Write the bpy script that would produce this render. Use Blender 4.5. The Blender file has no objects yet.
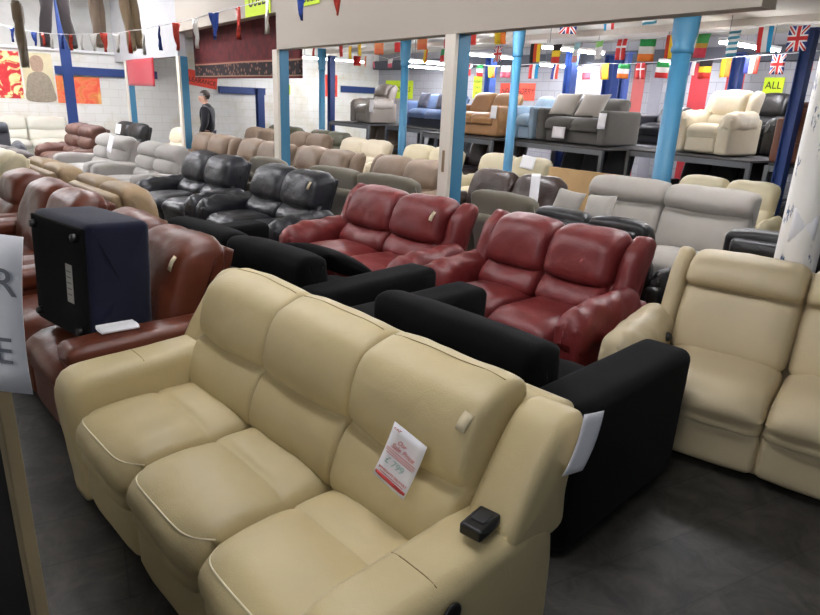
import bpy, bmesh, math, random
from mathutils import Vector, Matrix, noise
random.seed(7)
D2R = math.radians
C = bpy.context.scene.collection
PI = math.pi

# ------------------------------------------------------------------ materials
def srgb(r, g, b):
    f = lambda c: (c/255/12.92) if c/255 <= .04045 else ((c/255+.055)/1.055)**2.4
    return (f(r), f(g), f(b), 1)

MATS = {}
def new_mat(name):
    m = bpy.data.materials.new(name); m.use_nodes = True
    nt = m.node_tree; p = nt.nodes['Principled BSDF']
    return m, nt, p

def N(nt, t, **kw):
    n = nt.nodes.new(t)
    for k, v in kw.items():
        if k in n.inputs: n.inputs[k].default_value = v
        else: setattr(n, k, v)
    return n

def leather(name, col, rough=.42, var=.12, bump=.35, wr=.5, spec=.5, scale=1.0):
    if name in MATS: return MATS[name]
    m, nt, p = new_mat(name); L = nt.links.new
    tc = N(nt, 'ShaderNodeTexCoord')
    n1 = N(nt, 'ShaderNodeTexNoise', Scale=3.5*scale, Detail=4.0)
    L(tc.outputs['Object'], n1.inputs['Vector'])
    mx = N(nt, 'ShaderNodeMix', data_type='RGBA')
    c = srgb(*col); d = tuple(v*(1-var*2) for v in c[:3])+(1,); e = tuple(min(1, v*(1+var)) for v in c[:3])+(1,)
    mx.inputs[6].default_value = d; mx.inputs[7].default_value = e
    L(n1.outputs['Fac'], mx.inputs[0]); L(mx.outputs[2], p.inputs['Base Color'])
    v = N(nt, 'ShaderNodeTexVoronoi', Scale=260.0); L(tc.outputs['Object'], v.inputs['Vector'])
    n2 = N(nt, 'ShaderNodeTexNoise', Scale=11.0*scale, Detail=3.0, Distortion=1.2); L(tc.outputs['Object'], n2.inputs['Vector'])
    b1 = N(nt, 'ShaderNodeBump', Strength=bump*.5, Distance=.002); L(v.outputs['Distance'], b1.inputs['Height'])
    b2 = N(nt, 'ShaderNodeBump', Strength=wr, Distance=.012); L(n2.outputs['Fac'], b2.inputs['Height'])
    L(b1.outputs['Normal'], b2.inputs['Normal']); L(b2.outputs['Normal'], p.inputs['Normal'])
    p.inputs['Roughness'].default_value = rough
    p.inputs['Specular IOR Level'].default_value = spec
    MATS[name] = m; return m

def fabric(name, col, var=.12, bump=.4, sheen=.25, scale=1.0):
    if name in MATS: return MATS[name]
    m, nt, p = new_mat(name); L = nt.links.new
    tc = N(nt, 'ShaderNodeTexCoord')
    n1 = N(nt, 'ShaderNodeTexNoise', Scale=6.0*scale, Detail=6.0); L(tc.outputs['Object'], n1.inputs['Vector'])
    n2 = N(nt, 'ShaderNodeTexNoise', Scale=320.0*scale, Detail=2.0); L(tc.outputs['Object'], n2.inputs['Vector'])
    ad = N(nt, 'ShaderNodeMath', operation='ADD'); L(n1.outputs['Fac'], ad.inputs[0]); L(n2.outputs['Fac'], ad.inputs[1])
    hf = N(nt, 'ShaderNodeMath', operation='MULTIPLY'); hf.inputs[1].default_value = .5; L(ad.outputs[0], hf.inputs[0])
    mx = N(nt, 'ShaderNodeMix', data_type='RGBA'); c = srgb(*col)
    mx.inputs[6].default_value = tuple(v*(1-var*2) for v in c[:3])+(1,); mx.inputs[7].default_value = tuple(min(1, v*(1+var*2)) for v in c[:3])+(1,)
    L(hf.outputs[0], mx.inputs[0]); L(mx.outputs[2], p.inputs['Base Color'])
    b = N(nt, 'ShaderNodeBump', Strength=bump, Distance=.003); L(n2.outputs['Fac'], b.inputs['Height']); L(b.outputs['Normal'], p.inputs['Normal'])
    p.inputs['Roughness'].default_value = .92; p.inputs['Sheen Weight'].default_value = sheen
    p.inputs['Specular IOR Level'].default_value = .2
    MATS[name] = m; return m

def plain(name, col, rough=.5, metal=0, var=.05, scale=8.0, spec=.5):
    if name in MATS: return MATS[name]
    m, nt, p = new_mat(name); L = nt.links.new
    tc = N(nt, 'ShaderNodeTexCoord')
    n1 = N(nt, 'ShaderNodeTexNoise', Scale=scale, Detail=5.0); L(tc.outputs['Object'], n1.inputs['Vector'])
    mx = N(nt, 'ShaderNodeMix', data_type='RGBA'); c = srgb(*col)
    mx.inputs[6].default_value = tuple(v*(1-var*2) for v in c[:3])+(1,); mx.inputs[7].default_value = tuple(min(1, v*(1+var*2)) for v in c[:3])+(1,)
    L(n1.outputs['Fac'], mx.inputs[0]); L(mx.outputs[2], p.inputs['Base Color'])
    p.inputs['Roughness'].default_value = rough; p.inputs['Metallic'].default_value = metal
    p.inputs['Specular IOR Level'].default_value = spec
    MATS[name] = m; return m

def worn(name, col, under, amount=.42, rough=.5, scale=9.0, stretch=(1, 1, .35)):
    """paint chipped in patches down to another colour"""
    if name in MATS: return MATS[name]
    m, nt, p = new_mat(name); L = nt.links.new
    tc = N(nt, 'ShaderNodeTexCoord'); mp = N(nt, 'ShaderNodeMapping'); mp.inputs['Scale'].default_value = stretch
    L(tc.outputs['Object'], mp.inputs['Vector'])
    n1 = N(nt, 'ShaderNodeTexNoise', Scale=scale, Detail=8.0, Roughness=.65); L(mp.outputs[0], n1.inputs['Vector'])
    r = N(nt, 'ShaderNodeValToRGB'); r.color_ramp.elements[0].position = amount-.03; r.color_ramp.elements[1].position = amount
    r.color_ramp.elements[0].color = srgb(*under); r.color_ramp.elements[1].color = srgb(*col)
    L(n1.outputs['Fac'], r.inputs['Fac']); L(r.outputs['Color'], p.inputs['Base Color'])
    p.inputs['Roughness'].default_value = rough
    MATS[name] = m; return m

def emit(name, col, strength):
    m, nt, p = new_mat(name)
    p.inputs['Base Color'].default_value = srgb(*col); p.inputs['Emission Color'].default_value = srgb(*col)
    p.inputs['Emission Strength'].default_value = strength
    MATS[name] = m; return m

def bricks(name, c1, c2, mortar, axis, stain=.25):
    m, nt, p = new_mat(name); L = nt.links.new
    tc = N(nt, 'ShaderNodeTexCoord'); mp = N(nt, 'ShaderNodeMapping')
    mp.inputs['Rotation'].default_value = (PI/2, 0, 0) if axis == 'y' else (PI/2, 0, PI/2)
    if axis == 'x':
        sx = N(nt, 'ShaderNodeSeparateXYZ'); cb = N(nt, 'ShaderNodeCombineXYZ')
        L(tc.outputs['Object'], sx.inputs[0]); L(sx.outputs['Y'], cb.inputs['X']); L(sx.outputs['Z'], cb.inputs['Y']); src = cb.outputs[0]
    else:
        sx = N(nt, 'ShaderNodeSeparateXYZ'); cb = N(nt, 'ShaderNodeCombineXYZ')
        L(tc.outputs['Object'], sx.inputs[0]); L(sx.outputs['X'], cb.inputs['X']); L(sx.outputs['Z'], cb.inputs['Y']); src = cb.outputs[0]
    b = N(nt, 'ShaderNodeTexBrick', Scale=1.0); b.inputs['Brick Width'].default_value = .44; b.inputs['Row Height'].default_value = .215
    b.inputs['Mortar Size'].default_value = .008; b.inputs['Color1'].default_value = srgb(*c1); b.inputs['Color2'].default_value = srgb(*c2); b.inputs['Mortar'].default_value = srgb(*mortar)
    L(src, b.inputs['Vector'])
    n1 = N(nt, 'ShaderNodeTexNoise', Scale=1.3, Detail=8.0, Roughness=.6); L(tc.outputs['Object'], n1.inputs['Vector'])
    r = N(nt, 'ShaderNodeValToRGB'); r.color_ramp.elements[0].position = .3; r.color_ramp.elements[1].position = .5
    r.color_ramp.elements[0].color = srgb(218, 208, 172); r.color_ramp.elements[1].color = (1, 1, 1, 1)
    L(n1.outputs['Fac'], r.inputs['Fac'])
    mx = N(nt, 'ShaderNodeMix', data_type='RGBA', blend_type='MULTIPLY'); mx.inputs[0].default_value = stain
    L(b.outputs['Color'], mx.inputs[6]); L(r.outputs['Color'], mx.inputs[7]); L(mx.outputs[2], p.inputs['Base Color'])
    bp = N(nt, 'ShaderNodeBump', Strength=.3, Distance=.01); L(b.outputs['Fac'], bp.inputs['Height']); bp.invert = True; L(bp.outputs['Normal'], p.inputs['Normal'])
    p.inputs['Roughness'].default_value = .75
    return m

def floor_mat():
    m, nt, p = new_mat('dark_vinyl'); L = nt.links.new
    tc = N(nt, 'ShaderNodeTexCoord'); mp = N(nt, 'ShaderNodeMapping'); mp.inputs['Rotation'].default_value = (0, 0, D2R(8))
    L(tc.outputs['Object'], mp.inputs['Vector'])
    b = N(nt, 'ShaderNodeTexBrick', Scale=1.0); b.inputs['Brick Width'].default_value = .9; b.inputs['Row Height'].default_value = .3
    b.inputs['Mortar Size'].default_value = .004
    b.inputs['Color1'].default_value = srgb(56, 54, 49); b.inputs['Color2'].default_value = srgb(49, 47, 44); b.inputs['Mortar'].default_value = srgb(38, 37, 35)
    L(mp.outputs[0], b.inputs['Vector'])
    n1 = N(nt, 'ShaderNodeTexNoise', Scale=6.0, Detail=9.0, Roughness=.7, Distortion=.9); L(tc.outputs['Object'], n1.inputs['Vector'])
    r = N(nt, 'ShaderNodeValToRGB'); r.color_ramp.elements[0].position = .38; r.color_ramp.elements[1].position = .64
    r.color_ramp.elements[0].color = (.28, .28, .28, 1); r.color_ramp.elements[1].color = (1.6, 1.56, 1.46, 1)
    L(n1.outputs['Fac'], r.inputs['Fac'])
    mx = N(nt, 'ShaderNodeMix', data_type='RGBA', blend_type='MULTIPLY'); mx.inputs[0].default_value = .85
    L(b.outputs['Color'], mx.inputs[6]); L(r.outputs['Color'], mx.inputs[7])
    # pale scuffs
    n3 = N(nt, 'ShaderNodeTexNoise', Scale=14.0, Detail=6.0, Roughness=.8, Distortion=2.5); L(tc.outputs['Object'], n3.inputs['Vector'])
    r3 = N(nt, 'ShaderNodeValToRGB'); r3.color_ramp.elements[0].position = .66; r3.color_ramp.elements[1].position = .75
    r3.color_ramp.elements[0].color = (0, 0, 0, 1); r3.color_ramp.elements[1].color = (.35, .35, .35, 1)
    L(n3.outputs['Fac'], r3.inputs['Fac'])
    m2 = N(nt, 'ShaderNodeMix', data_type='RGBA'); m2.inputs[7].default_value = srgb(140, 134, 120)
    L(r3.outputs['Color'], m2.inputs[0]); L(mx.outputs[2], m2.inputs[6]); L(m2.outputs[2], p.inputs['Base Color'])
    bp = N(nt, 'ShaderNodeBump', Strength=.35, Distance=.004); L(n1.outputs['Fac'], bp.inputs['Height']); L(bp.outputs['Normal'], p.inputs['Normal'])
    p.inputs['Roughness'].default_value = .55
    return m

# ------------------------------------------------------------------ mesh tools
def smooth_closed(pts, n):
    """closed Catmull-Rom through pts, resampled to n evenly spaced points"""
    k = len(pts); out = []
    for i in range(k):
        p0, p1, p2, p3 = (Vector(pts[(i+j-1) % k]) for j in range(4))
        for s in range(12):
            t = s/12
            out.append(.5*((2*p1)+(p2-p0)*t+(2*p0-5*p1+4*p2-p3)*t*t+(3*p1-p0-3*p2+p3)*t*t*t))
    return resample(out, n)

def resample(out, n):
    m = len(out); L = [0]
    for i in range(m): L.append(L[-1]+(out[(i+1) % m]-out[i]).length)
    res = []; j = 0
    for i in range(n):
        d = L[-1]*i/n
        while L[j+1] < d: j += 1
        f = (d-L[j])/max(1e-9, L[j+1]-L[j]); res.append(out[j].lerp(out[(j+1) % m], f))
    return res

def rrect(a0, a1, b0, b1, r, n=4, seg=5):
    """rounded rectangle, counter-clockwise"""
    r = min(r, (a1-a0)/2*.98, (b1-b0)/2*.98); pts = []
    cs = [(a1-r, b1-r, 0), (a0+r, b1-r, 90), (a0+r, b0+r, 180), (a1-r, b0+r, 270)]
    for i, (ca, cb, s) in enumerate(cs):
        arc = [Vector((ca+r*math.cos(D2R(s+90*k/n)), cb+r*math.sin(D2R(s+90*k/n)))) for k in range(n+1)]
        pts += arc
        nx = cs[(i+1) % 4]; nxt = Vector((nx[0]+r*math.cos(D2R(nx[2])), nx[1]+r*math.sin(D2R(nx[2]))))
        for k in range(1, seg): pts.append(arc[-1].lerp(nxt, k/seg))
    return pts

def loft(prof, L, r=.03, nx=12, axis='x', puff=0, pd=None, cap=.008, disp=None, wr=0, wf=5, seed=0, kr=4, pe=4):
    """extrude a closed profile along an axis with rounded, domed ends; puff, displacement and wrinkles on top"""
    P = [Vector(p) for p in prof]; n = len(P)
    area = sum(P[i].x*P[(i+1) % n].y-P[(i+1) % n].x*P[i].y for i in range(n))
    if area < 0: P.reverse()
    nr = []
    for i in range(n):
        t = P[(i+1) % n]-P[i-1]; v = Vector((t.y, -t.x)); nr.append(v.normalized() if v.length > 1e-9 else Vector((0, 0)))
    cen = sum(P, Vector((0, 0)))/n
    st = []
    for k in range(kr+1):
        th = PI/2*k/kr; st.append((-L/2+r-r*math.cos(PI/2-th)*0-r*math.cos(th), r*(1-math.sin(th))))
    for k in range(1, nx): st.append((-L/2+r+(L-2*r)*k/nx, 0))
    for k in range(kr+1):
        th = PI/2*(1-k/kr); st.append((L/2-r+r*math.cos(th), r*(1-math.sin(th))))
    bm = bmesh.new(); rows = []
    def put(u, q, nn):
        if pd is not None and puff:
            w = max(0, nn.dot(Vector(pd))); q = q+nn*puff*w*(1-abs(2*u/L)**pe)
        elif puff: q = q+nn*puff*(1-abs(2*u/L)**pe)
        if disp: q = disp(2*u/L, q, nn)
        if axis == 'x': co = Vector((u, q.x, q.y)); n3 = Vector((0, nn.x, nn.y))
        elif axis == 'y': co = Vector((q.x, u, q.y)); n3 = Vector((nn.x, 0, nn.y))
        else: co = Vector((q.x, q.y, u)); n3 = Vector((nn.x, nn.y, 0))
        if wr:
            sd = Vector((seed*3.1, seed*1.7, seed*.9))
            f = noise.noise(co*wf+sd)+.5*noise.noise(co*wf*2.3+sd)
            co = co+n3*f*wr
        return bm.verts.new(co)
    def ring(u, ins, sc=1):
        return [put(u, (P[i]-nr[i]*ins-cen)*sc+cen, nr[i]*(1 if sc == 1 else sc)) for i in range(n)]
    caps = []
    for (u, ins) in st: rows.append(ring(u, ins))
    r0 = [ring(-L/2-cap*(1-s*s), r, s) for s in (.3, .65)]; r1 = [ring(L/2+cap*(1-s*s), r, s) for s in (.65, .3)]
    rows = r0+rows+r1
    for a, b in zip(rows, rows[1:]):
        for i in range(n):
            j = (i+1) % n; bm.faces.new((a[i], a[j], b[j], b[i]))
    for rw, fl in ((rows[0], True), (rows[-1], False)):
        c = bm.verts.new(sum((v.co for v in rw), Vector())/n)
        for i in range(n):
            j = (i+1) % n; bm.faces.new((rw[j], rw[i], c) if fl else (rw[i], rw[j], c))
    bmesh.ops.recalc_face_normals(bm, faces=bm.faces)
    return bm

def rbox(x0, x1, y0, y1, z0, z1, r=.03, axis='x', **kw):
    """soft-edged box between the given limits"""
    if axis == 'x': bm = loft(rrect(y0, y1, z0, z1, r), x1-x0, r=min(r, (x1-x0)*.45), axis='x', **kw); mv = ((x0+x1)/2, 0, 0)
    elif axis == 'y': bm = loft(rrect(x0, x1, z0, z1, r), y1-y0, r=min(r, (y1-y0)*.45), axis='y', **kw); mv = (0, (y0+y1)/2, 0)
    else: bm = loft(rrect(x0, x1, y0, y1, r), z1-z0, r=min(r, (z1-z0)*.45), axis='z', **kw); mv = (0, 0, (z0+z1)/2)
    bmesh.ops.translate(bm, verts=bm.verts, vec=mv); return bm

def hbox(x0, x1, y0, y1, z0, z1, bev=0):
    bm = bmesh.new(); bmesh.ops.create_cube(bm, size=1)
    for v in bm.verts: v.co = Vector(((x0+x1)/2+v.co.x*(x1-x0), (y0+y1)/2+v.co.y*(y1-y0), (z0+z1)/2+v.co.z*(z1-z0)))
    if bev: bmesh.ops.bevel(bm, geom=bm.edges[:], offset=bev, segments=2, affect='EDGES', profile=.5)
    return bm

def tube(pts, r, n=8, closed=False, bm=None):
    bm = bm or bmesh.new(); pts = [Vector(p) for p in pts]; rows = []
    for i, p in enumerate(pts):
        a = pts[max(0, i-1)]; b = pts[min(len(pts)-1, i+1)]; d = (b-a).normalized()
        up = Vector((0, 0, 1)) if abs(d.z) < .9 else Vector((1, 0, 0))
        x = d.cross(up).normalized(); y = x.cross(d)
        rr = r[i] if isinstance(r, (list, tuple)) else r
        rows.append([bm.verts.new(p+x*rr*math.cos(2*PI*k/n)+y*rr*math.sin(2*PI*k/n)) for k in range(n)])
    for a, b in zip(rows, rows[1:]):
        for k in range(n): bm.faces.new((a[k], a[(k+1) % n], b[(k+1) % n], b[k]))
    bm.faces.new(rows[0][::-1]); bm.faces.new(rows[-1])
    bmesh.ops.recalc_face_normals(bm, faces=bm.faces)
    return bm

def lathe(prof, n=20):
    bm = bmesh.new(); rows = [[bm.verts.new((r*math.cos(2*PI*k/n), r*math.sin(2*PI*k/n), z)) for k in range(n)] for r, z in prof]
    for a, b in zip(rows, rows[1:]):
        for k in range(n): bm.faces.new((a[k], a[(k+1) % n], b[(k+1) % n], b[k]))
    bm.faces.new(rows[0][::-1]); bm.faces.new(rows[-1]); bmesh.ops.recalc_face_normals(bm, faces=bm.faces)
    return bm

def sheet(w, h, curl=0, nx=6, ny=8, th=.0015, seed=0, wav=0):
    """a sheet of paper or cloth standing in local XZ, bottom edge at z=0, facing -y"""
    bm = bmesh.new(); g = {}
    for i in range(nx+1):
        for j in range(ny+1):
            u, v = i/nx, j/ny
            y = curl*(v-.5)**2*4 + curl*.5*(u-.5)**2 + (wav*math.sin(u*9+seed)*(1-v*.5) if wav else 0)
            g[i, j] = bm.verts.new((w*(u-.5), y, h*v))
    for i in range(nx):
        for j in range(ny): bm.faces.new((g[i, j], g[i+1, j], g[i+1, j+1], g[i, j+1]))
    r = bmesh.ops.extrude_face_region(bm, geom=bm.faces[:])
    bmesh.ops.translate(bm, verts=[v for v in r['geom'] if isinstance(v, bmesh.types.BMVert)], vec=(0, th, 0))
    bmesh.ops.recalc_face_normals(bm, faces=bm.faces)
    return bm

def to_mesh(name, bm, m, sm=True):
    me = bpy.data.meshes.new(name); bm.to_mesh(me); bm.free()
    if sm:
        for p in me.polygons: p.use_smooth = True
    if m: me.materials.append(m)
    return me

def obj(name, bm, m, parent=None, sm=True, loc=(0, 0, 0)):
    o = bpy.data.objects.new(name, to_mesh(name, bm, m, sm)); C.objects.link(o)
    o.location = loc
    if parent: o.parent = parent
    return o

MESH = {}
def cached(key, fn, m, name):
    k = (key, m.name)
    if k not in MESH: MESH[k] = to_mesh(name, fn(), m)
    return MESH[k]

def inst(name, key, fn, m, parent, loc=(0, 0, 0), mirror=False):
    o = bpy.data.objects.new(name, cached(key, fn, m, name)); C.objects.link(o); o.location = loc; o.parent = parent
    if mirror: o.scale.x = -1
    return o

from mathutils.bvhtree import BVHTree
def seam(bm_obj, pts, d, r, m, name='stitched_seam', n=5):
    me = bm_obj.data; t = BVHTree.FromPolygons([v.co for v in me.vertices], [tuple(p.vertices) for p in me.polygons]); d = Vector(d).normalized(); out = []
    for p in pts:
        h = t.ray_cast(Vector(p)-d*.25, d)
        if h[0] is not None: out.append(h[0]-d*r*.7)
    for _ in range(2): out = [out[0]]+[(out[i-1]+out[i]*2+out[i+1])/4 for i in range(1, len(out)-1)]+[out[-1]]
    return obj(name, tube(out, r, n), m, bm_obj)

def thing(name, label, cat, loc=(0, 0, 0), rz=0, group=None):
    o = bpy.data.objects.new(name, None); C.objects.link(o); o.location = loc; o.rotation_euler = (0, 0, rz); o.empty_display_size = .1
    return tag(o, label, cat, group)
def tag(o, label, cat, group=None):
    o['label'] = label; o['category'] = cat
    if group: o['group'] = group
    return o
def struct(name, bm, m, sm=False):
    o = obj(name, bm, m, None, sm); o['kind'] = 'structure'; return o

FONT = None
def text(s, size, m, parent, loc, rot, name='lettering', ex=.0005, align='CENTER', sx=1, shear=0):
    cu = bpy.data.curves.new(name, 'FONT'); cu.body = s; cu.size = size; cu.extrude = ex; cu.align_x = align; cu.align_y = 'CENTER'; cu.shear = shear
    t = bpy.data.objects.new(name, cu); C.objects.link(t)
    dg = bpy.context.evaluated_depsgraph_get(); me = bpy.data.meshes.new_from_object(t.evaluated_get(dg)); bpy.data.objects.remove(t)
    me.materials.clear(); me.materials.append(m)
    o = bpy.data.objects.new(name, me); C.objects.link(o); o.location = loc; o.rotation_euler = rot; o.scale = (sx, 1, 1); o.parent = parent
    return o

# the rows of sofas run a little askew to the building: s = across the rows, t = along them, away
TH = D2R(-81.5)
def P(s, t, z=0): return (.989*s-.148*t, .148*s+.989*t, z)

# ------------------------------------------------------------------ material palette
cream = leather('cream_leather', (193, 176, 132), .45, .07, .3, .14)
cream2 = leather('pale_cream_leather', (192, 176, 142), .5, .06, .3, .14)
red = leather('oxblood_leather', (114, 37, 37), .44, .12, .3, .22)
brown = leather('chestnut_leather', (98, 47, 28), .38, .2, .3, .25, .42)
blackl = leather('black_leather', (36, 37, 44), .36, .1, .3, .5)
blackv = fabric('black_velvet', (14, 14, 15), .2, .3, .04)
navy = fabric('navy_velvet', (18, 21, 42), .25, .3, .15)
lining = fabric('black_lining', (14, 14, 15), .1, .2, 0)
greyf = fabric('pale_grey_fabric', (176, 172, 168), .06)
greybig = fabric('warm_grey_fabric', (156, 151, 144), .08)
olive = fabric('olive_grey_fabric', (112, 106, 92), .1)
taupe = leather('taupe_leather', (132, 112, 93), .48, .14, .3, .4)
tan = leather('tan_leather', (160, 136, 102), .5, .14, .3, .4)
darkbrown = leather('dark_brown_leather', (56, 42, 36), .36, .15, .3, .6)
bbrown = leather('red_brown_leather', (98, 62, 50), .45, .12, .3, .5)
charl = leather('charcoal_leather', (36, 35, 36), .4, .1, .3, .4)
charf = fabric('charcoal_fabric', (74, 76, 82), .08)
offw = leather('off_white_leather', (205, 203, 190), .5, .05, .3, .3)
ivory = leather('ivory_leather', (222, 210, 184), .45, .05, .3, .3)
blackv.node_tree.nodes['Principled BSDF'].inputs['Specular IOR Level'].default_value = .06
butter = leather('butter_leather', (216, 205, 172), .5, .06, .3, .3)
greyl = leather('stone_grey_leather', (128, 120, 112), .42, .1, .3, .3)
sofagrey = fabric('mid_grey_fabric', (92, 89, 85), .08)
palegrey = fabric('silver_grey_fabric', (178, 172, 164), .06)
bluef = fabric('steel_blue_fabric', (84, 104, 140), .1)
dkblue = fabric('dark_slate_fabric', (44, 50, 62), .1)
lblue = fabric('powder_blue_fabric', (150, 172, 190), .08)
cognac = leather('cognac_leather', (164, 122, 80), .42, .15, .3, .3)
paper = plain('white_paper', (248, 247, 250), .8, var=.02)
card = plain('beige_card', (205, 192, 160), .8, var=.05)
cardboard = plain('cardboard', (170, 138, 95), .85, var=.06)
blackp = plain('black_plastic', (16, 16, 17), .4)
redink = plain('red_ink', (190, 60, 62), .7); inkgrey = plain('grey_ink', (110, 112, 118), .7)
greenink = plain('pale_green_ink', (165, 200, 190), .7); blackink = plain('black_ink', (20, 20, 22), .7)
neon = plain('neon_yellow_card', (205, 232, 40), .7, var=.02); neonred = plain('neon_red_card', (250, 86, 66), .7, var=.03)
steel = plain('grey_steel', (120, 124, 130), .4, .8)
blue = worn('light_blue_paint', (62, 124, 158), (124, 146, 152), .33, .5)
dblue = worn('dark_blue_paint', (36, 62, 122), (84, 104, 146), .3, .5)
whitep = worn('worn_white_paint', (226, 218, 204), (176, 160, 138), .33, .55, 6)
chipped = worn('chipped_white_paint', (228, 224, 216), (58, 78, 112), .42, .5, 9)

# ------------------------------------------------------------------ sofas
def back_profile(style, z0, z1, yb, th, lean, n):
    h = z1-z0; f = lambda d, v: (yb-th+d+lean*v, z0+h*v)       # a point on the front at height v
    if style == 'twin':
        fr = [f(.03, 0), f(-.025, .1), f(-.034, .26), f(-.018, .42), f(.014, .475), f(-.014, .515), f(-.032, .62), f(-.03, .82), f(.0, .94)]
    elif style == 'headrest':
        fr = [f(.03, 0), f(-.02, .12), f(-.022, .4), f(.0, .6), f(.03, .66), f(-.03, .71), f(-.055, .8), f(-.035, .92), f(.01, .985)]
    elif style == 'lumbar':
        fr = [f(.03, 0), f(-.05, .08), f(-.055, .22), f(-.012, .33), f(.018, .37), f(-.03, .42), f(-.052, .56), f(-.045, .8), f(-.0, .95)]
    elif style == 'triple':
        fr = [f(.03, 0), f(-.04, .08), f(-.03, .25), f(.025, .31), f(-.03, .37), f(-.035, .58), f(.02, .64), f(-.03, .7), f(-.045, .84), f(.0, .95)]
    elif style == 'box':
        fr = [f(.0, 0), f(-.006, .2), f(-.008, .5), f(-.006, .8), f(-.0, .93)]
    else:
        fr = [f(.02, 0), f(-.03, .15), f(-.035, .45), f(-.02, .75), f(.01, .93)]
    top = [(yb-th*.55+lean, z1+.005), (yb-th*.15+lean, z1-.03*h)]
    bk = [(yb+lean*.75, z0+h*.75), (yb+lean*.4, z0+h*.4), (yb, z0+.02)]
    return smooth_closed(fr+top+bk, n)

ZC = {'twin': .475, 'headrest': .66, 'lumbar': .37, 'triple': .31, 'plain': 2, 'box': 2}

def back_cushion(style, w, z0, z1, yb, th, lean, q, droop=.03, sag=.02, seed=0, wr=.008, curl=.025, puff=.018, er=.045):
    n = int(30+34*q); zc = z0+(z1-z0)*ZC[style]; h = z1-z0
    def disp(u, p, nn):
        k = max(0, (p.y-z0)/h)
        win = math.exp(-((p.y-zc)/(.2*h))**2)
        return Vector((p.x+curl*abs(u)**7*(1 if nn.x < 0 else .3), p.y-droop*abs(u)**5*k*k-sag*(1-u*u)*win))
    return loft(back_profile(style, z0, z1, yb, th, lean, n), w, r=er, nx=int(6+12*q), axis='x', puff=puff, pd=(-1, .25), cap=.012, disp=disp, wr=wr, wf=5.5, seed=seed)

def seat_cushion(w, yf, yb, z0, z1, q, crease=.5, front=.035, seed=0, wr=.006, puff=.022):
    d = yb-yf; n = int(30+26*q)
    pts = [(yb, z1-.06), (yb-.03, z1-.012)]
    if crease: pts += [(yf+d*(crease+.16), z1+.004), (yf+d*(crease+.022), z1-.0), (yf+d*crease, z1-.013), (yf+d*(crease-.022), z1-.0), (yf+d*(crease-.18), z1+.008)]
    else: pts += [(yf+d*.6, z1+.006), (yf+d*.35, z1+.008)]
    pts += [(yf+.1, z1+.0), (yf+.03, z1-.02), (yf-front*.5, z1-.06), (yf-front, (z0+z1)/2-.01), (yf-front*.3, z0+.04), (yf+.03, z0), (yb-.04, z0), (yb, z0+.04)]
    prof = smooth_closed(pts, n)
    def disp(u, p, nn):
        e = abs(u)**6
        return Vector((p.x+.03*e*(1 if nn.x < -.3 else 0), p.y-.03*e*(1 if nn.y > 0 else 0)))
    return loft(prof, w, r=.035, nx=int(6+12*q), axis='x', puff=puff, pd=(-.4, .9), disp=disp, wr=wr, wf=6, seed=seed)

def arm_pillow(w, yf, yb, zt, thk, q, seed=0, wr=.012, fall=1.0):
    """puffy arm pad running front to back, gathered at the front"""
    prof = smooth_closed([(w*.5, -thk*.55), (w*.53, -thk*.2), (w*.42, thk*.25), (w*.15, thk*.5), (-w*.15, thk*.5), (-w*.42, thk*.25), (-w*.53, -thk*.2), (-w*.5, -thk*.55), (-w*.3, -thk*.62), (0, -thk*.62), (w*.3, -thk*.62)], int(24+20*q))
    L = yb-yf
    def disp(u, p, nn):
        f = max(0, -u-.2)
        return Vector((p.x*(1+.06*math.sin((u+1)*1.5)), p.y-.09*f*f*fall+.02*max(0, u)))
    bm = loft(prof, L, r=thk*.42, nx=int(8+14*q), axis='y', puff=.01, disp=disp, wr=wr, wf=8, seed=seed, cap=.02)
    bmesh.ops.translate(bm, verts=bm.verts, vec=(0, (yf+yb)/2, zt-thk*.5)); return bm

def bolster(w, y0, y1, z0, z1, lean, q, seed=0, wr=.008):
    """upright side wing beside a back cushion"""
    prof = smooth_closed([(y0, z0), (y0-.02+lean*.3, z0+(z1-z0)*.35), (y0-.01+lean*.75, z0+(z1-z0)*.8), (y0+.04+lean, z1-.01), ((y0+y1)/2+lean, z1+.01), (y1-.01+lean, z1-.04), (y1+lean*.5, z0+(z1-z0)*.5), (y1, z0)], int(20+20*q))
    return loft(prof, w, r=min(.06, w*.42), nx=int(4+5*q), axis='x', puff=.012, cap=.012, wr=wr, wf=7, seed=seed)

def swing_tag(R, bc, x, dx, z, w=.04, h=.085):
    me = bc.data; t = BVHTree.FromPolygons([v.co for v in me.vertices], [tuple(p.vertices) for p in me.polygons])
    a = t.ray_cast(Vector((dx, -2, z)), Vector((0, 1, 0)))[0]; b = t.ray_cast(Vector((dx, -2, z-h)), Vector((0, 1, 0)))[0]
    g = obj('swing_tag', sheet(w, h, .006, 2, 3), card, R, True, (x+dx, b.y-.012, z-h)); g.rotation_euler = (-math.atan2(a.y-b.y, h), D2R(8), 0)

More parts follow.
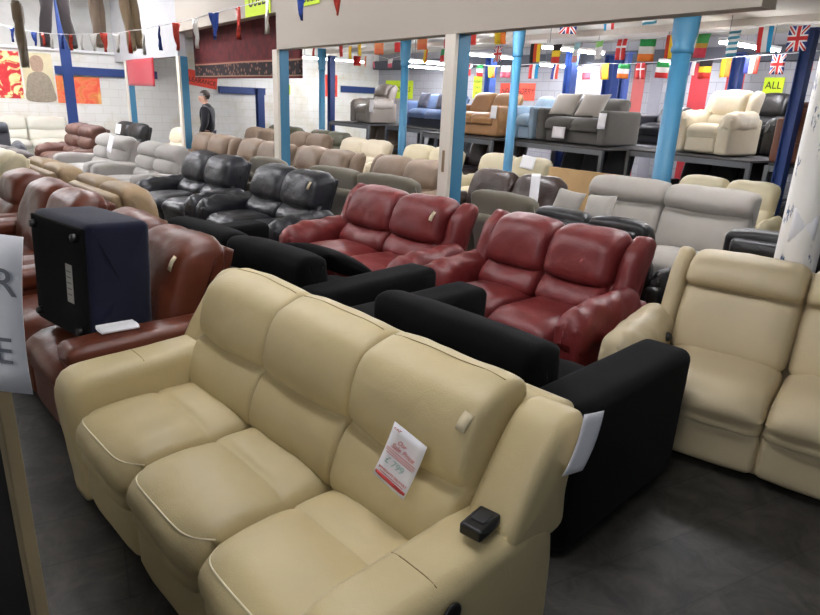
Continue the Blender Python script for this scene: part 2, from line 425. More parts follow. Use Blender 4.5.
DEF = dict(n=2, sw=.6, aw=.22, D=.95, sh=.46, bh=.96, back='lumbar', arm='pillow', wing=True, th=.2, lean=.13, q=.5, crease=0, foot=True, tag=None, ah=.62, droop=.03, wingw=.12, puffy=.022, wr=.008, arms=(1, 1), gap=0, feet=False, sag=.02, one_back=False, padfall=1.0, bpdrop=.0)
def sofa(label, s, t, mat, z=0, facing=-1, rot=0, xy=None, group=None, name='recliner_sofa', cat='sofa', frame_mat=None, **kw):
    c = dict(DEF); c.update(kw); q = c['q']
    loc = P(s, t, z) if xy is None else (xy[0], xy[1], z)
    R = thing(name, label, cat, loc, TH+(PI if facing > 0 else 0)+D2R(rot), group)
    n, sw, aw, D, sh, bh = c['n'], c['sw'], c['aw'], c['D'], c['sh'], c['bh']
    yf, yr = -D/2, D/2; inner = n*sw; yb = yr-.05-c['lean']
    K = (n, sw, aw, D, sh, bh, c['back'], c['arm'], c['th'], c['lean'], q, c['crease'], c['ah'], c['droop'], c['wingw'], c['puffy'], c['wr'], c['feet'], c['padfall'], c['bpdrop'])
    k = lambda x, *a: (x,)+K+a
    fm = frame_mat or mat
    b0 = .1 if c['feet'] else .02
    inst('base', k('base'), lambda: rbox(-inner/2-aw*.45, inner/2+aw*.45, yf+.1, yr-.1, b0, sh-.17, .03, nx=4), fm, R)
    inst('back_panel', k('bp'), lambda: loft(smooth_closed([(yb-.03, .1), (yb-.03, sh), (yb-.05+c['lean'], bh-.1-c['bpdrop']), (yb+.02+c['lean'], bh-.07-c['bpdrop']), (yb+.05+c['lean'], bh-.12-c['bpdrop']), (yb+.06, sh), (yb+.04, .1)], 26), inner+(aw*.7 if c['wing'] else -.12), r=.03, nx=5), fm, R)
    if c['foot']:
        for i in range(n):
            inst('footrest_panel', k('fp'), lambda: rbox(-sw/2+.006, sw/2-.006, yf+.03, yf+.11, b0+.03, sh-.185, .03, nx=5, puff=.01), mat, R, ((i-(n-1)/2)*sw, 0, 0))
    if c['one_back']: inst('back_cushion', k('bc1'), lambda: back_cushion(c['back'], inner-.01, sh-.03, bh, yb, c['th'], c['lean'], q*1.5, c['droop'], c['sag'], seed=5, wr=c['wr'], curl=.01, puff=.004), mat, R)
    for i in range(n):
        x = (i-(n-1)/2)*sw
        sc = inst('seat_cushion', k('sc', i % 3), lambda: seat_cushion(sw-.008, yf+.02, yb-c['th']+.1, sh-.2, sh, q, c['crease'], seed=i+1, wr=c['wr']*.7, puff=c['puffy']), mat, R, (x, 0, 0))
        if not c['one_back']: bc = inst('back_cushion', k('bc', i % 3), lambda: back_cushion(c['back'], sw-.01, sh-.03, bh, yb, c['th'], c['lean'], q, c['droop'], c['sag'], seed=i+5, wr=c['wr']), mat, R, (x, 0, 0))
        if c['tag'] and i == c['tag'][0]:
            swing_tag(R, bc, x, c['tag'][1], bh-.07)
    st = c['arm']; az = c['ah']
    for sd in (-1, 1):
        if not c['arms'][0 if sd < 0 else 1]: continue
        x = sd*(inner/2+aw/2)
        if st == 'pillow':
            a = inst('arm', k('ap'), lambda: rbox(-aw*.44, aw*.44, yf+.0, yr-.12, b0, az-.09, .045, nx=5, axis='y'), mat, R, (x, 0, 0), sd < 0)
            inst('arm_pad', k('pad'), lambda: arm_pillow(aw*.93, yf-.01, yb-.02, az, .22, q, seed=9, wr=c['wr']*1.3, fall=c['padfall']), mat, R, (x, 0, 0), sd < 0)
        elif st == 'block':
            inst('arm', k('blk'), lambda: rbox(-aw/2, aw/2, yf, yr-.02, b0, az, .05, axis='y', nx=8, wr=.004, wf=4), mat, R, (x, 0, 0), sd < 0)
        elif st == 'slab':
            inst('arm', k('slp'), lambda: rbox(-aw*.4, aw*.4, yf+.05, yr-.12, b0, az-.08, .03, axis='y', nx=6, wr=.004), mat, R, (x, 0, 0), sd < 0)
            inst('arm_pad', k('slt'), lambda: rbox(-aw*.53, aw*.53, yf+.0, yb-.02, az-.125, az, .045, axis='y', nx=10, puff=.008, wr=.007, wf=6), mat, R, (x, 0, 0), sd < 0)
        elif st == 'soft':
            def soft():
                prof = smooth_closed([(yf+.05, b0), (yf+.02, b0+.02), (yf+.01, .12), (yf-.0, .25), (yf, az-.1), (yf+.05, az-.015), (yf+.25, az+.005), (yb-.25, az-.02), (yb-.02, az-.05), (yb+.03, az-.2), (yb+.05, .12), (yb+.05, b0+.02), (yb+.02, b0), (yb-.3, b0), (yf+.3, b0)], 48)
                return loft(prof, aw, r=.06, nx=6, puff=.012, wr=.005, wf=6, cap=.012)
            inst('arm', k('soft'), soft, mat, R, (x, 0, 0), sd < 0)
        if c['wing']:
            ww = c['wingw']
            inst('wing', k('wing'), lambda: bolster(ww, yb-c['th']*.72, yb+.02, az-.16, bh-.03, c['lean'], q, 3, c['wr']), mat, R, (sd*(inner/2+ww/2+.004), 0, 0), sd < 0)
    if c['feet']:
        for sx in (-1, 1):
            for sy in (-1, 1):
                inst('foot', ('foot', c['feet']), lambda: lathe([(.018, 0), (.024, .1)], 10), blackp, R, (sx*(inner/2+aw*.2), sy*(D/2-.16), 0))
    return R

def throw_cushion(label, loc, rot, mat, w=.4, name='scatter_cushion', group=None, th=.14, hh=1.0):
    prof = rrect(-w/2, w/2, -w/2, w/2, .05, 4, 6)
    def bmf():
        bm = bmesh.new(); n = 12; top = {}; 
        for i in range(n+1):
            for j in range(n+1):
                u, v = 2*i/n-1, 2*j/n-1; k = (1-abs(u)**3)*(1-abs(v)**3)
                pin = 1-.07*(1-max(abs(u), abs(v))**4*0)*(abs(u)**2*(1-abs(v)**2)+abs(v)**2*(1-abs(u)**2))
                for sgn in (1, -1):
                    if sgn < 0 and (i in (0, n) or j in (0, n)): top[i, j, -1] = top[i, j, 1]; continue
                    top[i, j, sgn] = bm.verts.new((u*w/2*pin, sgn*(th/2)*k**.6, (v*w/2*pin+w/2)*hh))
        for i in range(n):
            for j in range(n):
                bm.faces.new((top[i, j, -1], top[i+1, j, -1], top[i+1, j+1, -1], top[i, j+1, -1]))
                bm.faces.new((top[i, j, 1], top[i, j+1, 1], top[i+1, j+1, 1], top[i+1, j, 1]))
        bmesh.ops.recalc_face_normals(bm, faces=bm.faces); return bm
    o = obj(name, bmf(), mat, None, True, loc); o.rotation_euler = rot
    return tag(o, label, 'cushion', group)

# ---------------- the cream three-seater in front
def cream_three_seater():
    w = 2.06; aw = .23; sw = (w-2*.19)/3; D = .96; yf = -D/2; yr = D/2; sh = .47; bh = .985; th = .2; lean = .16; yb = yr-.05-lean
    R = thing('recliner_sofa', 'large cream leather three-seat recliner sofa in the foreground with a price sheet on it', 'sofa', P(.64+D/2, 1.85), TH)
    obj('base', rbox(-w/2+.05, w/2-.05, yf+.12, yr-.1, .02, sh-.19, .03), cream, R)
    obj('back_panel', loft(smooth_closed([(yb-.03, .1), (yb-.03, sh), (yb-.06+lean, bh-.08), (yb+.02+lean, bh-.06), (yb+.055+lean, bh-.12), (yb+.06, sh), (yb+.04, .1)], 30), w-.12, r=.04, nx=8, wr=.004), cream, R)
    pipe = plain('cream_piping', (226, 216, 186), .5)
    for i in range(3):
        x = (i-1)*sw
        sc = obj('seat_cushion', seat_cushion(sw-.006, yf+.03, yb-th+.1, sh-.21, sh, 1.6, .53, .03, seed=i+11, wr=.006, puff=.03), cream, R, True, (x, 0, 0))
        # light piping along the front edge of the seat, turning back at both ends
        pp = []
        for k in range(25):
            u = -1+2*k/24; e = abs(u)**6
            pp.append(((sw/2-.014)*u, yf+.022+.06*abs(u)**9, sh-.015))
        seam(sc, pp, (0, .7, -.7), .0036, pipe, 'piping', 6)
        obj('footrest_panel', rbox(-sw/2+.004, sw/2-.004, yf+.04, yf+.13, .04, sh-.2, .03, nx=8, puff=.012, wr=.003), cream, R, True, (x, 0, 0))
        bc = obj('back_cushion', back_cushion('twin', sw-.004, sh-.03, bh, yb, th+.02, lean, 1.6, .012, .02, seed=i+21, wr=.006, curl=.004, puff=.012, er=.026), cream, R, True, (x, 0, 0))
        # stitched seam over the top of the cushion
        sp = []
        for k in range(17):
            u = -1+2*k/16; sp.append(((sw/2-.03)*u, yb-th*.62+lean+.01, bh+.004+.004*(1-u*u)-.035*abs(u)**4))
        seam(bc, sp, (0, 0, -1), .0018, plain('seam_thread', (140, 120, 82), .7))
    for sd in (-1, 1):
        x = sd*(w/2-aw/2)
        prof = smooth_closed([(yf+.03, .02), (yf+.028, .05), (yf+.025, .12), (yf+.015, .24), (yf-.0, .42), (yf+.005, .54), (yf+.05, .6), (yf+.15, .615), (yf+.35, .62), (yb-.15, .632), (yb-.02, .63), (yb+.08, .56), (yb+.1, .3), (yb+.1, .12), (yb+.1, .04), (yb+.09, .02), (yb-.2, .02), (yf+.25, .02), (yf+.06, .02)], 72)
        a = obj('arm', loft(prof, aw, r=.055, nx=10, puff=.008, wr=.004, wf=5, seed=sd, cap=.008, kr=6), cream, R, True, (x, 0, 0))
        pts = [(-sd*.0+u*(aw*.5-.03), yf+.33, .6205+.007*(1-abs(u)**2)-(.012*abs(u)**8)) for u in [-1+.2*k for k in range(11)]]
        seam(a, pts, (0, 0, -1), .0018, MATS['seam_thread'])
        wg = smooth_closed([(yb-.15, .6), (yb-.135, .66), (yb-.06, .78), (yb+.015, .88), (yb+.07, .925), (yb+.15, .925), (yb+.18, .88), (yb+.13, .7), (yb+.12, .55), (yb-.06, .55)], 44)
        obj('wing', loft(wg, aw-.05, r=.035, nx=8, puff=.006, wr=.004, wf=5, seed=sd+4, kr=6), cream, R, True, (x+sd*.02, 0, 0))
        # outer side apron with the round recliner button
        if sd > 0:
            b = lathe([(.034, 0), (.034, .006), (.028, .009), (.02, .004), (.002, .004)], 24)
            bmesh.ops.rotate(b, verts=b.verts, cent=(0, 0, 0), matrix=Matrix.Rotation(PI/2, 3, 'Y'))
            obj('recliner_button', b, blackp, R, True, (w/2+.006, -.13, .548))
    swing_tag(R, bc, sw, sw/2-.045, bh-.05, .035, .06)
    return R, dict(w=w, aw=aw, sw=sw, yf=yf, yr=yr, yb=yb, th=th, lean=lean, sh=sh, bh=bh)

CS, cd = cream_three_seater()
M_CS = Matrix.Translation(Vector(CS.location)) @ Matrix.Rotation(TH, 4, 'Z')
def on_cs(x, y, z): return tuple(M_CS @ Vector((x, y, z)))

# price sheet leaning on the right-hand back cushion
ps = thing('price_sheet', 'white price sheet with red print leaning on the cream back cushion', 'price sheet', on_cs(cd['sw']*1.12, cd['yb']-cd['th']-.05, .65), TH+D2R(3))
ps.rotation_euler = (D2R(-13), D2R(14), TH+D2R(4)); ps.scale = (.92, 1, .92)
ps_sheet = obj('paper', sheet(.148, .21, -.006, 5, 6), paper, ps)
hx = (PI/2, 0, 0)
def ps_text(s, size, m, x, z, sx=1, shear=.2): return text(s, size, m, ps, (x, -.0045, z), hx, 'printed_line', sx=sx, shear=shear)
ps_text('RRP', .019, redink, -.052, .192)
ps_text('Our', .022, redink, -.014, .156, shear=.35); ps_text('Sale Price', .026, redink, .0, .134, shear=.35)
obj('rule', hbox(-.066, .066, -.0055, -.0035, .117, .1185), redink, ps); 
obj('rule', hbox(-.066, .066, -.0055, -.0035, .109, .1105), redink, ps)
obj('rule', hbox(-.06, .06, -.0055, -.0035, .101, .1025), redink, ps)
ps_text('\u00a3 799', .036, greenink, -.012, .077)
ps_text('IMMEDIATE DELIVERY', .0135, redink, 0, .039, shear=0)
obj('rule', hbox(-.055, .055, -.0055, -.0035, .0275, .029), redink, ps)
obj('red_band', hbox(-.07, .07, -.0055, -.0035, .009, .022), redink, ps)
# pad with a power handset on the arm
hs = thing('handset', 'black plastic handset lying on the right arm of the cream sofa', 'handset', on_cs(cd['w']/2-cd['aw']+.15, cd['yb']-.2, .656), TH+D2R(8))
def handset():
    return rbox(-.035, .035, -.055, .055, 0, .036, .008, axis='x', nx=5)
obj('body', handset(), blackp, hs)
obj('button_strip', rbox(-.022, .022, -.02, .035, .034, .04, .004, nx=3), plain('dark_grey_plastic', (38, 38, 40), .5), hs)
# paper hanging down the outside of the right wing
wp = obj('hanging_notice', sheet(.1, .2, .008, 5, 7), paper, None, True, on_cs(cd['w']/2+.03, cd['yb']+.085, .765)); wp.rotation_euler = (D2R(6), D2R(10), TH+D2R(86))
tag(wp, 'blank white notice hanging off the outer side of the cream sofa', 'notice')

# ---------------- chestnut two-seaters behind it
BR = dict(n=2, sw=.68, aw=.2, D=1.0, sh=.47, bh=1.0, back='plain', arm='slab', wing=False, th=.24, lean=.15, droop=.045, wr=.012, crease=0, name='leather_sofa')
sofa('chestnut brown leather sofa with a blue footstool tipped on its seat', 1.24, 3.86, brown, tag=(1, .23), q=1.0, **BR)
sofa('chestnut brown leather sofa just beyond the one holding the blue footstool', 1.24, 5.68, brown, q=.8, **BR)
sofa('single chestnut leather armchair at the far end of the brown row', 1.3, 7.12, brown, q=.7, **{**BR, 'n': 1, 'sw': .6, 'back': 'twin', 'bh': .97, 'name': 'leather_armchair', 'cat': 'armchair'})
# footstool lying on its side on the brown seat
def footstool():
    R = thing('footstool', 'navy blue velvet footstool tipped on its side on the brown sofa seat', 'footstool', P(1.17, 3.95, .475), TH)
    return R
FS = footstool(); FS.location = P(1.08, 3.545, .515); FS.rotation_euler = (D2R(-3), 0, TH+D2R(7))
obj('body', rbox(-.31, .31, -.2, .13, 0, .62, .035, axis='x', nx=8, puff=.006, wr=.003), navy, FS)
obj('underside', rbox(-.295, .295, -.217, -.195, .02, .6, .01, axis='x', nx=5, wr=.003), lining, FS)
for x in (-.24, .24):
    for z in (.07, .55):
        f = lathe([(.024, 0), (.02, .026), (.016, .03)], 14); bmesh.ops.rotate(f, verts=f.verts, cent=(0, 0, 0), matrix=Matrix.Rotation(PI/2, 3, 'X'))
        obj('foot', f, blackp, FS, True, (x, -.214, z))
lbl = obj('care_label', hbox(-.035, .035, -.001, .001, 0, .2), plain('label_paper', (178, 176, 168), .8), FS, False, (.14, -.22, .2))
for k in range(5): obj('label_line', hbox(-.025, .02, -.0015, .0005, .04+k*.03, .046+k*.03), inkgrey, lbl, False, (0, -.001, 0))
bp_ = obj('folded_leaflet', rbox(-.09, .09, -.06, .06, 0, .014, .005), paper, None, True, P(1.02, 3.13, .633)); bp_.rotation_euler = (0, 0, TH+D2R(85))
tag(bp_, 'folded white leaflet lying on the near arm of the brown sofa', 'leaflet')

# row behind, back to back with the chestnut ones
sofa('pale beige leather sofa at the left edge beyond the brown row', 1.4, 8.75, butter, n=2, sw=.72, aw=.22, back='twin', arm='pillow', bh=1.06, q=.6, wr=.012)
TN = dict(n=2, sw=.64, aw=.2, D=.9, sh=.46, bh=.97, back='twin', wing=False, droop=.05, q=.5, wr=.012, th=.24)
sofa('nearest sofa of the tan row, back to back with the brown sofas', 2.33, 6.15, tan, facing=1, **TN)
sofa('tan leather sofa, second from the near end of the tan row', 2.33, 7.91, tan, facing=1, **TN)
sofa('dark brown leather sofa at the far end of the tan row by the left edge', 2.33, 9.7, darkbrown, facing=1, **TN)

# ---------------- black velvet pair, facing away from the camera side
BV = dict(n=2, aw=.26, D=1.05, sh=.44, bh=.84, bpdrop=.12, back='box', arm='block', wing=False, th=.24, lean=.06, ah=.69, foot=False, name='fabric_sofa', droop=.006, q=.9, wr=.004, puffy=.008)
sofa('black velvet sofa right behind the cream sofa, its broad near arm toward the camera', 2.47, 1.84, blackv, facing=1, sw=.51, one_back=True, **BV)
sofa('longer black velvet sofa behind the brown sofa, beyond the other black velvet one', 2.5, 3.97, blackv, facing=1, rot=3, sw=.86, **BV)
throw_cushion('black velvet cushion leaning inside the far black velvet sofa', P(2.78, 3.42, .6), (D2R(-64), 0, TH+PI+D2R(4)), blackv, .5)

# ---------------- oxblood pair and the cream recliner to the right
RD = dict(n=2, D=1.02, sh=.47, bh=.985, back='lumbar', arm='pillow', wing=True, th=.24, lean=.17, ah=.64, wingw=.15, droop=.05, q=1.0, wr=.012, puffy=.035)
sofa('oxblood red leather two-seater, the farther of the red pair, beside the black leather recliners', 3.66, 4.19, red, sw=.62, aw=.25, tag=(1, .22), **RD)
sofa('oxblood red leather two-seater, the nearer of the red pair, beside the cream recliner', 3.66, 2.52, red, sw=.53, aw=.21, **RD)
th2 = D2R(-72.5); e_x = Vector((math.cos(th2), math.sin(th2))); e_y = Vector((-math.sin(th2), math.cos(th2)))
o2 = Vector((2.75, 2.07))+e_x*.9+e_y*.49
CRR = sofa('cream leather recliner sofa at the right edge beside the red sofa and the chipped pillar', 0, 0, cream2, xy=o2, rot=9, n=2, sw=.63, aw=.235, D=.98, sh=.46, bh=1.0, back='headrest', arm='pillow', wing=True, wingw=.1, th=.2, lean=.19, ah=.63, droop=.03, q=1.2, wr=.006, puffy=.03, sag=0, padfall=.25)
kn = obj('lever_knob', lathe([(.006, -.028), (.02, -.02), (.028, 0), (.02, .02), (.006, .028)], 16), blackp, CRR, True, (-.615, -.02, .52))

BL = dict(n=2, sw=.64, aw=.24, D=1.0, sh=.46, bh=1.0, back='lumbar', arm='pillow', wing=False, th=.25, lean=.15, droop=.07, q=.8, wr=.014, puffy=.03)
sofa('black leather recliner sofa nearer to the red sofas', 3.76, 6.12, blackl, tag=(1, .23), **BL)
sofa('black leather recliner sofa beside the pale grey fabric sofas', 3.76, 7.945, blackl, **BL)
GF = dict(n=2, sw=.68, aw=.24, D=1.0, sh=.45, bh=.98, back='triple', arm='soft', wing=False, th=.22, lean=.15, q=.6, name='fabric_sofa')
sofa('pale grey fabric sofa next to the black leather recliners', 3.85, 9.86, greyf, **GF)
sofa('pale grey fabric sofa with a white sheet pinned on its back cushion', 3.85, 11.79, greyf, **GF)
pp_ = obj('price_sheet', sheet(.2, .28, .0), paper, None, True, P(3.86, 11.36, .74)); pp_.rotation_euler = (D2R(-15), D2R(8), TH)
tag(pp_, 'white price sheet on the pale grey fabric sofa back', 'price sheet')
sofa('red-brown leather recliner sofa in front of the far wall by the dark blue post', 4.1, 13.95, bbrown, n=2, sw=.78, aw=.26, back='triple', wing=False, q=.5, bh=1.05, th=.28, wr=.014)
sofa('off-white leather sofa standing along the far wall at the left', 0, 0, offw, xy=(1.6, 18.6), rot=81.5, n=2, sw=.9, aw=.24, bh=1.0, back='twin', q=.4, wing=False)
sofa('charcoal grey fabric sofa in front of the off-white one at the left edge', 0, 0, charf, xy=(.4, 15.5), rot=81.5, n=2, sw=.6, aw=.22, bh=1.0, back='headrest', q=.4, wing=False, name='fabric_sofa')

# ---------------- rows behind the red sofas
LO = dict(q=.4, name='leather_sofa')
sofa('dark grey leather recliner sofa back to back with the nearer red sofa', 4.78, 2.56, charl, facing=1, n=2, sw=.5, aw=.14, bh=.99, back='twin', D=.95, arm='pillow', wing=False, q=.6, name='recliner_sofa')
sofa('dark grey leather sofa behind the cream recliner, beside the chipped pillar', 5.2, 1.32, charl, facing=1, n=1, sw=.85, aw=.1, bh=.99, back='twin', D=.7, arm='pillow', wing=False, q=.6, rot=9)
OL = dict(back='box', bpdrop=.14, arm='block', wing=False, bh=.98, th=.2, D=.9, q=.5, foot=False, name='fabric_sofa', ah=.62)
sofa('olive grey fabric sofa on the near side of the worn white post', 5.12, 3.72, olive, facing=1, n=1, sw=.74, aw=.12, **OL)
sofa('long olive grey fabric sofa on the far side of the worn white post', 4.98, 5.72, olive, facing=1, n=2, sw=.86, aw=.16, rot=5, **OL)
sofa('olive grey fabric armchair behind the black leather recliners', 4.82, 7.45, olive, facing=1, n=1, sw=.66, aw=.14, rot=5, **OL)

sofa('warm grey fabric recliner sofa with two small cushions, behind the dark grey recliner', 6.28, 2.92, greybig, n=2, sw=.88, aw=.18, bh=1.08, back='headrest', arm='pillow', wing=False, th=.24, lean=.14, q=.8, name='fabric_sofa', D=1.0)
for i, (t_, rz, lab) in enumerate(((3.76, 5, 'left'), (3.35, -4, 'right'))):
    throw_cushion(f'small grey scatter cushion on the warm grey sofa, {lab} one of two', P(5.9, t_, .62), (D2R(-24), D2R(rz), TH), greybig, .34, group='cushions on the warm grey sofa')
sofa('dark brown leather sofa with a tall white tag over its back', 6.3, 4.9, darkbrown, n=2, sw=.7, aw=.15, back='plain', bh=.96, wing=False, wr=.02, droop=.07, **LO)
wt = obj('price_sheet', sheet(.13, .34, .0), paper, None, True, P(6.3, 4.42, .68)); wt.rotation_euler = (D2R(-10), D2R(-6), TH)
tag(wt, 'tall white price tag hung over the dark brown leather sofa back', 'price tag')
TP = dict(n=2, sw=.66, aw=.17, bh=.99, back='lumbar', arm='pillow', wing=True, wingw=.15, th=.24, D=.95, droop=.06, wr=.012, q=.4)
for i, (s_, t_, lab) in enumerate(((6.15, 6.68, 'nearest of the taupe row, just beyond the worn white post'), (5.95, 8.42, 'second in the taupe row from the worn white post'), (5.85, 10.15, 'third in the taupe row, beyond the black leather recliners'), (5.8, 11.9, 'fourth in the taupe row, beside the third blue-sided post'))):
    sofa('taupe recliner sofa, '+lab, s_, t_, taupe, **TP)
sofa('charcoal leather recliner sofa at the far end beyond the pale grey sofas', 5.5, 15.32, charl, n=2, sw=.75, aw=.2, back='twin', wing=False, bh=1.02, **LO)
sh_ = obj('price_sheet', sheet(.3, .22, .0), paper, None, True, P(5.4, 15.2, .78)); sh_.rotation_euler = (D2R(-14), 0, TH)
tag(sh_, 'white price sheet on the charcoal leather recliner near the far wall', 'price sheet')
sofa('ivory leather armchair by the third blue-sided post near the far wall', 5.9, 13.68, ivory, n=1, sw=.62, aw=.18, back='twin', wing=False, bh=1.0, **{**LO, 'name': 'leather_armchair'}, cat='armchair')

CR = dict(n=2, aw=.14, D=.95, bh=1.0, back='twin', arm='pillow', wing=False, q=.4, droop=.05, th=.24, name='leather_sofa')
for s_, t_, sw_, m_, lab in ((8.27, 3.05, .6, butter, 'pale butter leather sofa behind the warm grey sofa, right of the near blue column'),
                             (8.47, 1.35, .62, butter, 'pale butter leather sofa in front of the brown box rack at the right edge'),
                             (8.17, 6.35, .66, butter, 'pale butter leather sofa below the grey sofa, by the middle blue column'),
                             (8.17, 8.2, .68, butter, 'pale butter leather sofa just right of the worn white post, below the tan sofa'),
                             (8.12, 10.05, .68, ivory, 'ivory leather sofa left of the worn white post, below the blue sofa'),
                             (8.07, 11.9, .66, taupe, 'taupe leather sofa in the back row below the stone grey recliner'),
                             (7.97, 13.7, .64, taupe, 'taupe leather sofa in the back row beside the far blue column')):
    sofa(lab, s_, t_, m_, sw=sw_, **CR)
tg = obj('price_sheet', sheet(.26, .2, .0), paper, None, True, P(8.24, 5.98, .84)); tg.rotation_euler = (D2R(-12), D2R(6), TH); tag(tg, 'white price sheet on the butter sofa by the middle blue column', 'price sheet')
cb = obj('cardboard_sheet', rbox(-.55, .55, -.02, .02, 0, .98, .012), cardboard, None, True, P(7.62, 4.62, .0)); cb.rotation_euler = (D2R(-4), 0, TH)
tag(cb, 'brown cardboard sheet standing between the butter leather sofas', 'cardboard')

for s_, t_, n_, lab in ((9.1, 12.6, 2, 'dark olive leather sofa in the last row before the far wall'), (9.15, 14.6, 2, 'dark olive leather sofa near the person by the far wall')):
    sofa(lab, s_, t_, leather('olive_leather', (84, 84, 66), .4, .1), n=n_, sw=.7, aw=.16, back='twin', wing=False, bh=1.0, **LO)

# ---------------- raised racks along the right-hand wall with furniture on top
DZ = 1.15
def rack(label, x0, x1, y0, y1, rz=0, deck_m=None):
    R = thing('storage_rack', label, 'rack', ((x0+x1)/2, (y0+y1)/2, 0), rz, 'racks along the right wall')
    w, d = x1-x0, y1-y0
    for sx in (-1, 1):
        for sy in (-1, 1):
            obj('upright', hbox(sx*w/2-.03, sx*w/2+.03, sy*d/2-.03, sy*d/2+.03, 0, DZ-.03), steel, R, False)
    obj('deck', hbox(-w/2, w/2, -d/2, d/2, DZ-.03, DZ), plain('deck_board', (60, 58, 58), .7), R, False)
    for sx in (-1, 1): obj('side_beam', hbox(sx*w/2-.02, sx*w/2+.02, -d/2, d/2, DZ-.11, DZ-.03), steel, R, False)
    for sy in (-1, 1): obj('end_beam', hbox(-w/2+.03, w/2-.03, sy*d/2-.02, sy*d/2+.02, .5, .55), steel, R, False)
rack('grey steel rack carrying the stone grey recliner', 8.7, 10.3, 14.2, 16.2)
rack('grey steel rack carrying the blue sofa', 9.2, 10.9, 12.0, 14.1)
rack('grey steel rack carrying the tan buttoned sofa', 8.3, 10.0, 9.1, 11.3)
rack('grey steel rack carrying the mid grey two-seater', 8.75, 10.5, 6.9, 8.93)
rack('grey steel rack carrying the cream recliner armchair', 9.4, 11.9, 4.78, 6.85)
rack('grey steel rack carrying the brown leather panel seat', 9.36, 11.2, 2.5, 4.5)
RK = dict(z=DZ, q=.5)
WX = D2R(-90)-TH
def rsofa(label, x, y, m, ang=0, **kw):
    k = dict(RK); k.update(kw); return sofa(label, 0, 0, m, xy=(x, y), rot=math.degrees(WX)+ang, **k)
rsofa('stone grey leather recliner armchair up on a rack by the far wall', 9.4, 15.0, greyl, n=1, sw=.56, aw=.26, D=.95, bh=1.0, back='twin', wing=True, name='recliner_armchair', cat='armchair')
rsofa('blue fabric sofa with patterned cushions up on a rack', 10.0, 13.0, bluef, n=2, sw=.72, aw=.16, D=.9, bh=.8, sh=.42, back='plain', arm='block', wing=False, frame_mat=dkblue, foot=False, name='fabric_sofa')
rsofa('tan buttoned leather sofa up on a rack, right of the worn white post', 9.1, 10.2, cognac, n=2, sw=.66, aw=.16, D=.9, bh=.84, sh=.44, back='plain', arm='block', wing=False, foot=False, ah=.6, name='leather_sofa')
tr = [o for o in C.objects if o.get('label', '').startswith('tan buttoned')][0]
for yy in (-.28, -.06, .16):
    for zz in (.16, .32, .48):
        b_ = lathe([(.016, -.004), (.016, .002), (.008, .007), (.001, .008)], 10); bmesh.ops.rotate(b_, verts=b_.verts, cent=(0, 0, 0), matrix=Matrix.Rotation(PI/2, 3, 'Y'))
        obj('tuft_button', b_, cognac, tr, True, (.66+.16+.002, yy, zz))
def hung(label, x, y, z, w, h, rz, tilt=-4):
    o = obj('price_sheet', sheet(w, h, .004, 3, 4), paper, None, True, (x, y, z)); o.rotation_euler = (D2R(tilt), 0, D2R(rz)); tag(o, label, 'price sheet'); return o
hung('white price sheet stuck to the front of the mid grey rack sofa', 9.03, 8.15, DZ+.09, .3, .2, -90)
hung('white price sheet hung on the near arm of the mid grey rack sofa', 9.035, 7.22, DZ+.3, .16, .26, -90)
hung('white price tag hung on the near arm of the tan rack sofa', 8.605, 9.46, DZ+.36, .17, .24, -90)
hung('white price tag hung beside the stone grey rack recliner', 8.9, 14.4, DZ+.3, .2, .3, -90)
rsofa('mid grey fabric two-seater up on a rack with silver grey back cushions', 9.55, 7.95, sofagrey, n=2, sw=.62, aw=.2, D=.95, bh=.8, sh=.44, back='plain', arm='block', wing=False, foot=False, ah=.6, name='fabric_sofa')
rsofa('ivory leather recliner armchair up on a rack at the right', 10.2, 5.8, ivory, ang=-4, n=1, sw=.54, aw=.26, D=.95, bh=1.0, back='lumbar', wing=True, wingw=.16, th=.24, ah=.66, name='recliner_armchair', cat='armchair', q=.8)
rsofa('black leather armchair up on a rack beside the near blue column', 11.0, 7.3, blackl, n=1, sw=.6, aw=.2, D=.9, bh=.72, sh=.4, back='plain', wing=False, arm='block', ah=.55, name='leather_armchair', cat='armchair')
# side pieces
for i, (y_, lab) in enumerate(((12.55, 'right'), (13.3, 'left'))):
    c_ = throw_cushion(f'patterned blue scatter cushion on the blue rack sofa, {lab} one', (9.7, y_, DZ+.45), (D2R(-18), 0, D2R(-90)), plain('patterned_cushion', (92, 94, 108), .9, var=.45, scale=22), .4, group='cushions on the blue sofa')
for i, (y_, lab) in enumerate(((7.65, 'right'), (8.27, 'left'))):
    c_ = throw_cushion(f'silver grey back cushion on the mid grey rack sofa, {lab} of the pair', (9.17, y_, DZ+.49), (D2R(-30), 0, D2R(-90)), palegrey, .6, name='back_cushion', group='cushions on the mid grey sofa', hh=.74)
rsofa('dark charcoal leather recliner armchair behind the ivory one on the rack', 11.35, 5.7, charl, n=1, sw=.5, aw=.22, D=.9, bh=1.0, back='lumbar', wing=True, name='recliner_armchair', cat='armchair')
rsofa('brown leather armchair on the rack at the right edge by the chipped pillar', 9.75, 4.12, leather('nutmeg_leather', (110, 66, 46), .5, .08), ang=180, n=1, sw=.5, aw=.16, D=.8, bh=.82, back='plain', wing=False, arm='block', name='leather_armchair', cat='armchair', foot=False)
rsofa('powder blue fabric armchair between the tan sofa and the mid grey sofa', 9.4, 9.075, lblue, n=1, sw=.33, aw=.12, D=.8, bh=.8, back='plain', wing=False, arm='block', name='fabric_armchair', cat='armchair', z=DZ, foot=False)
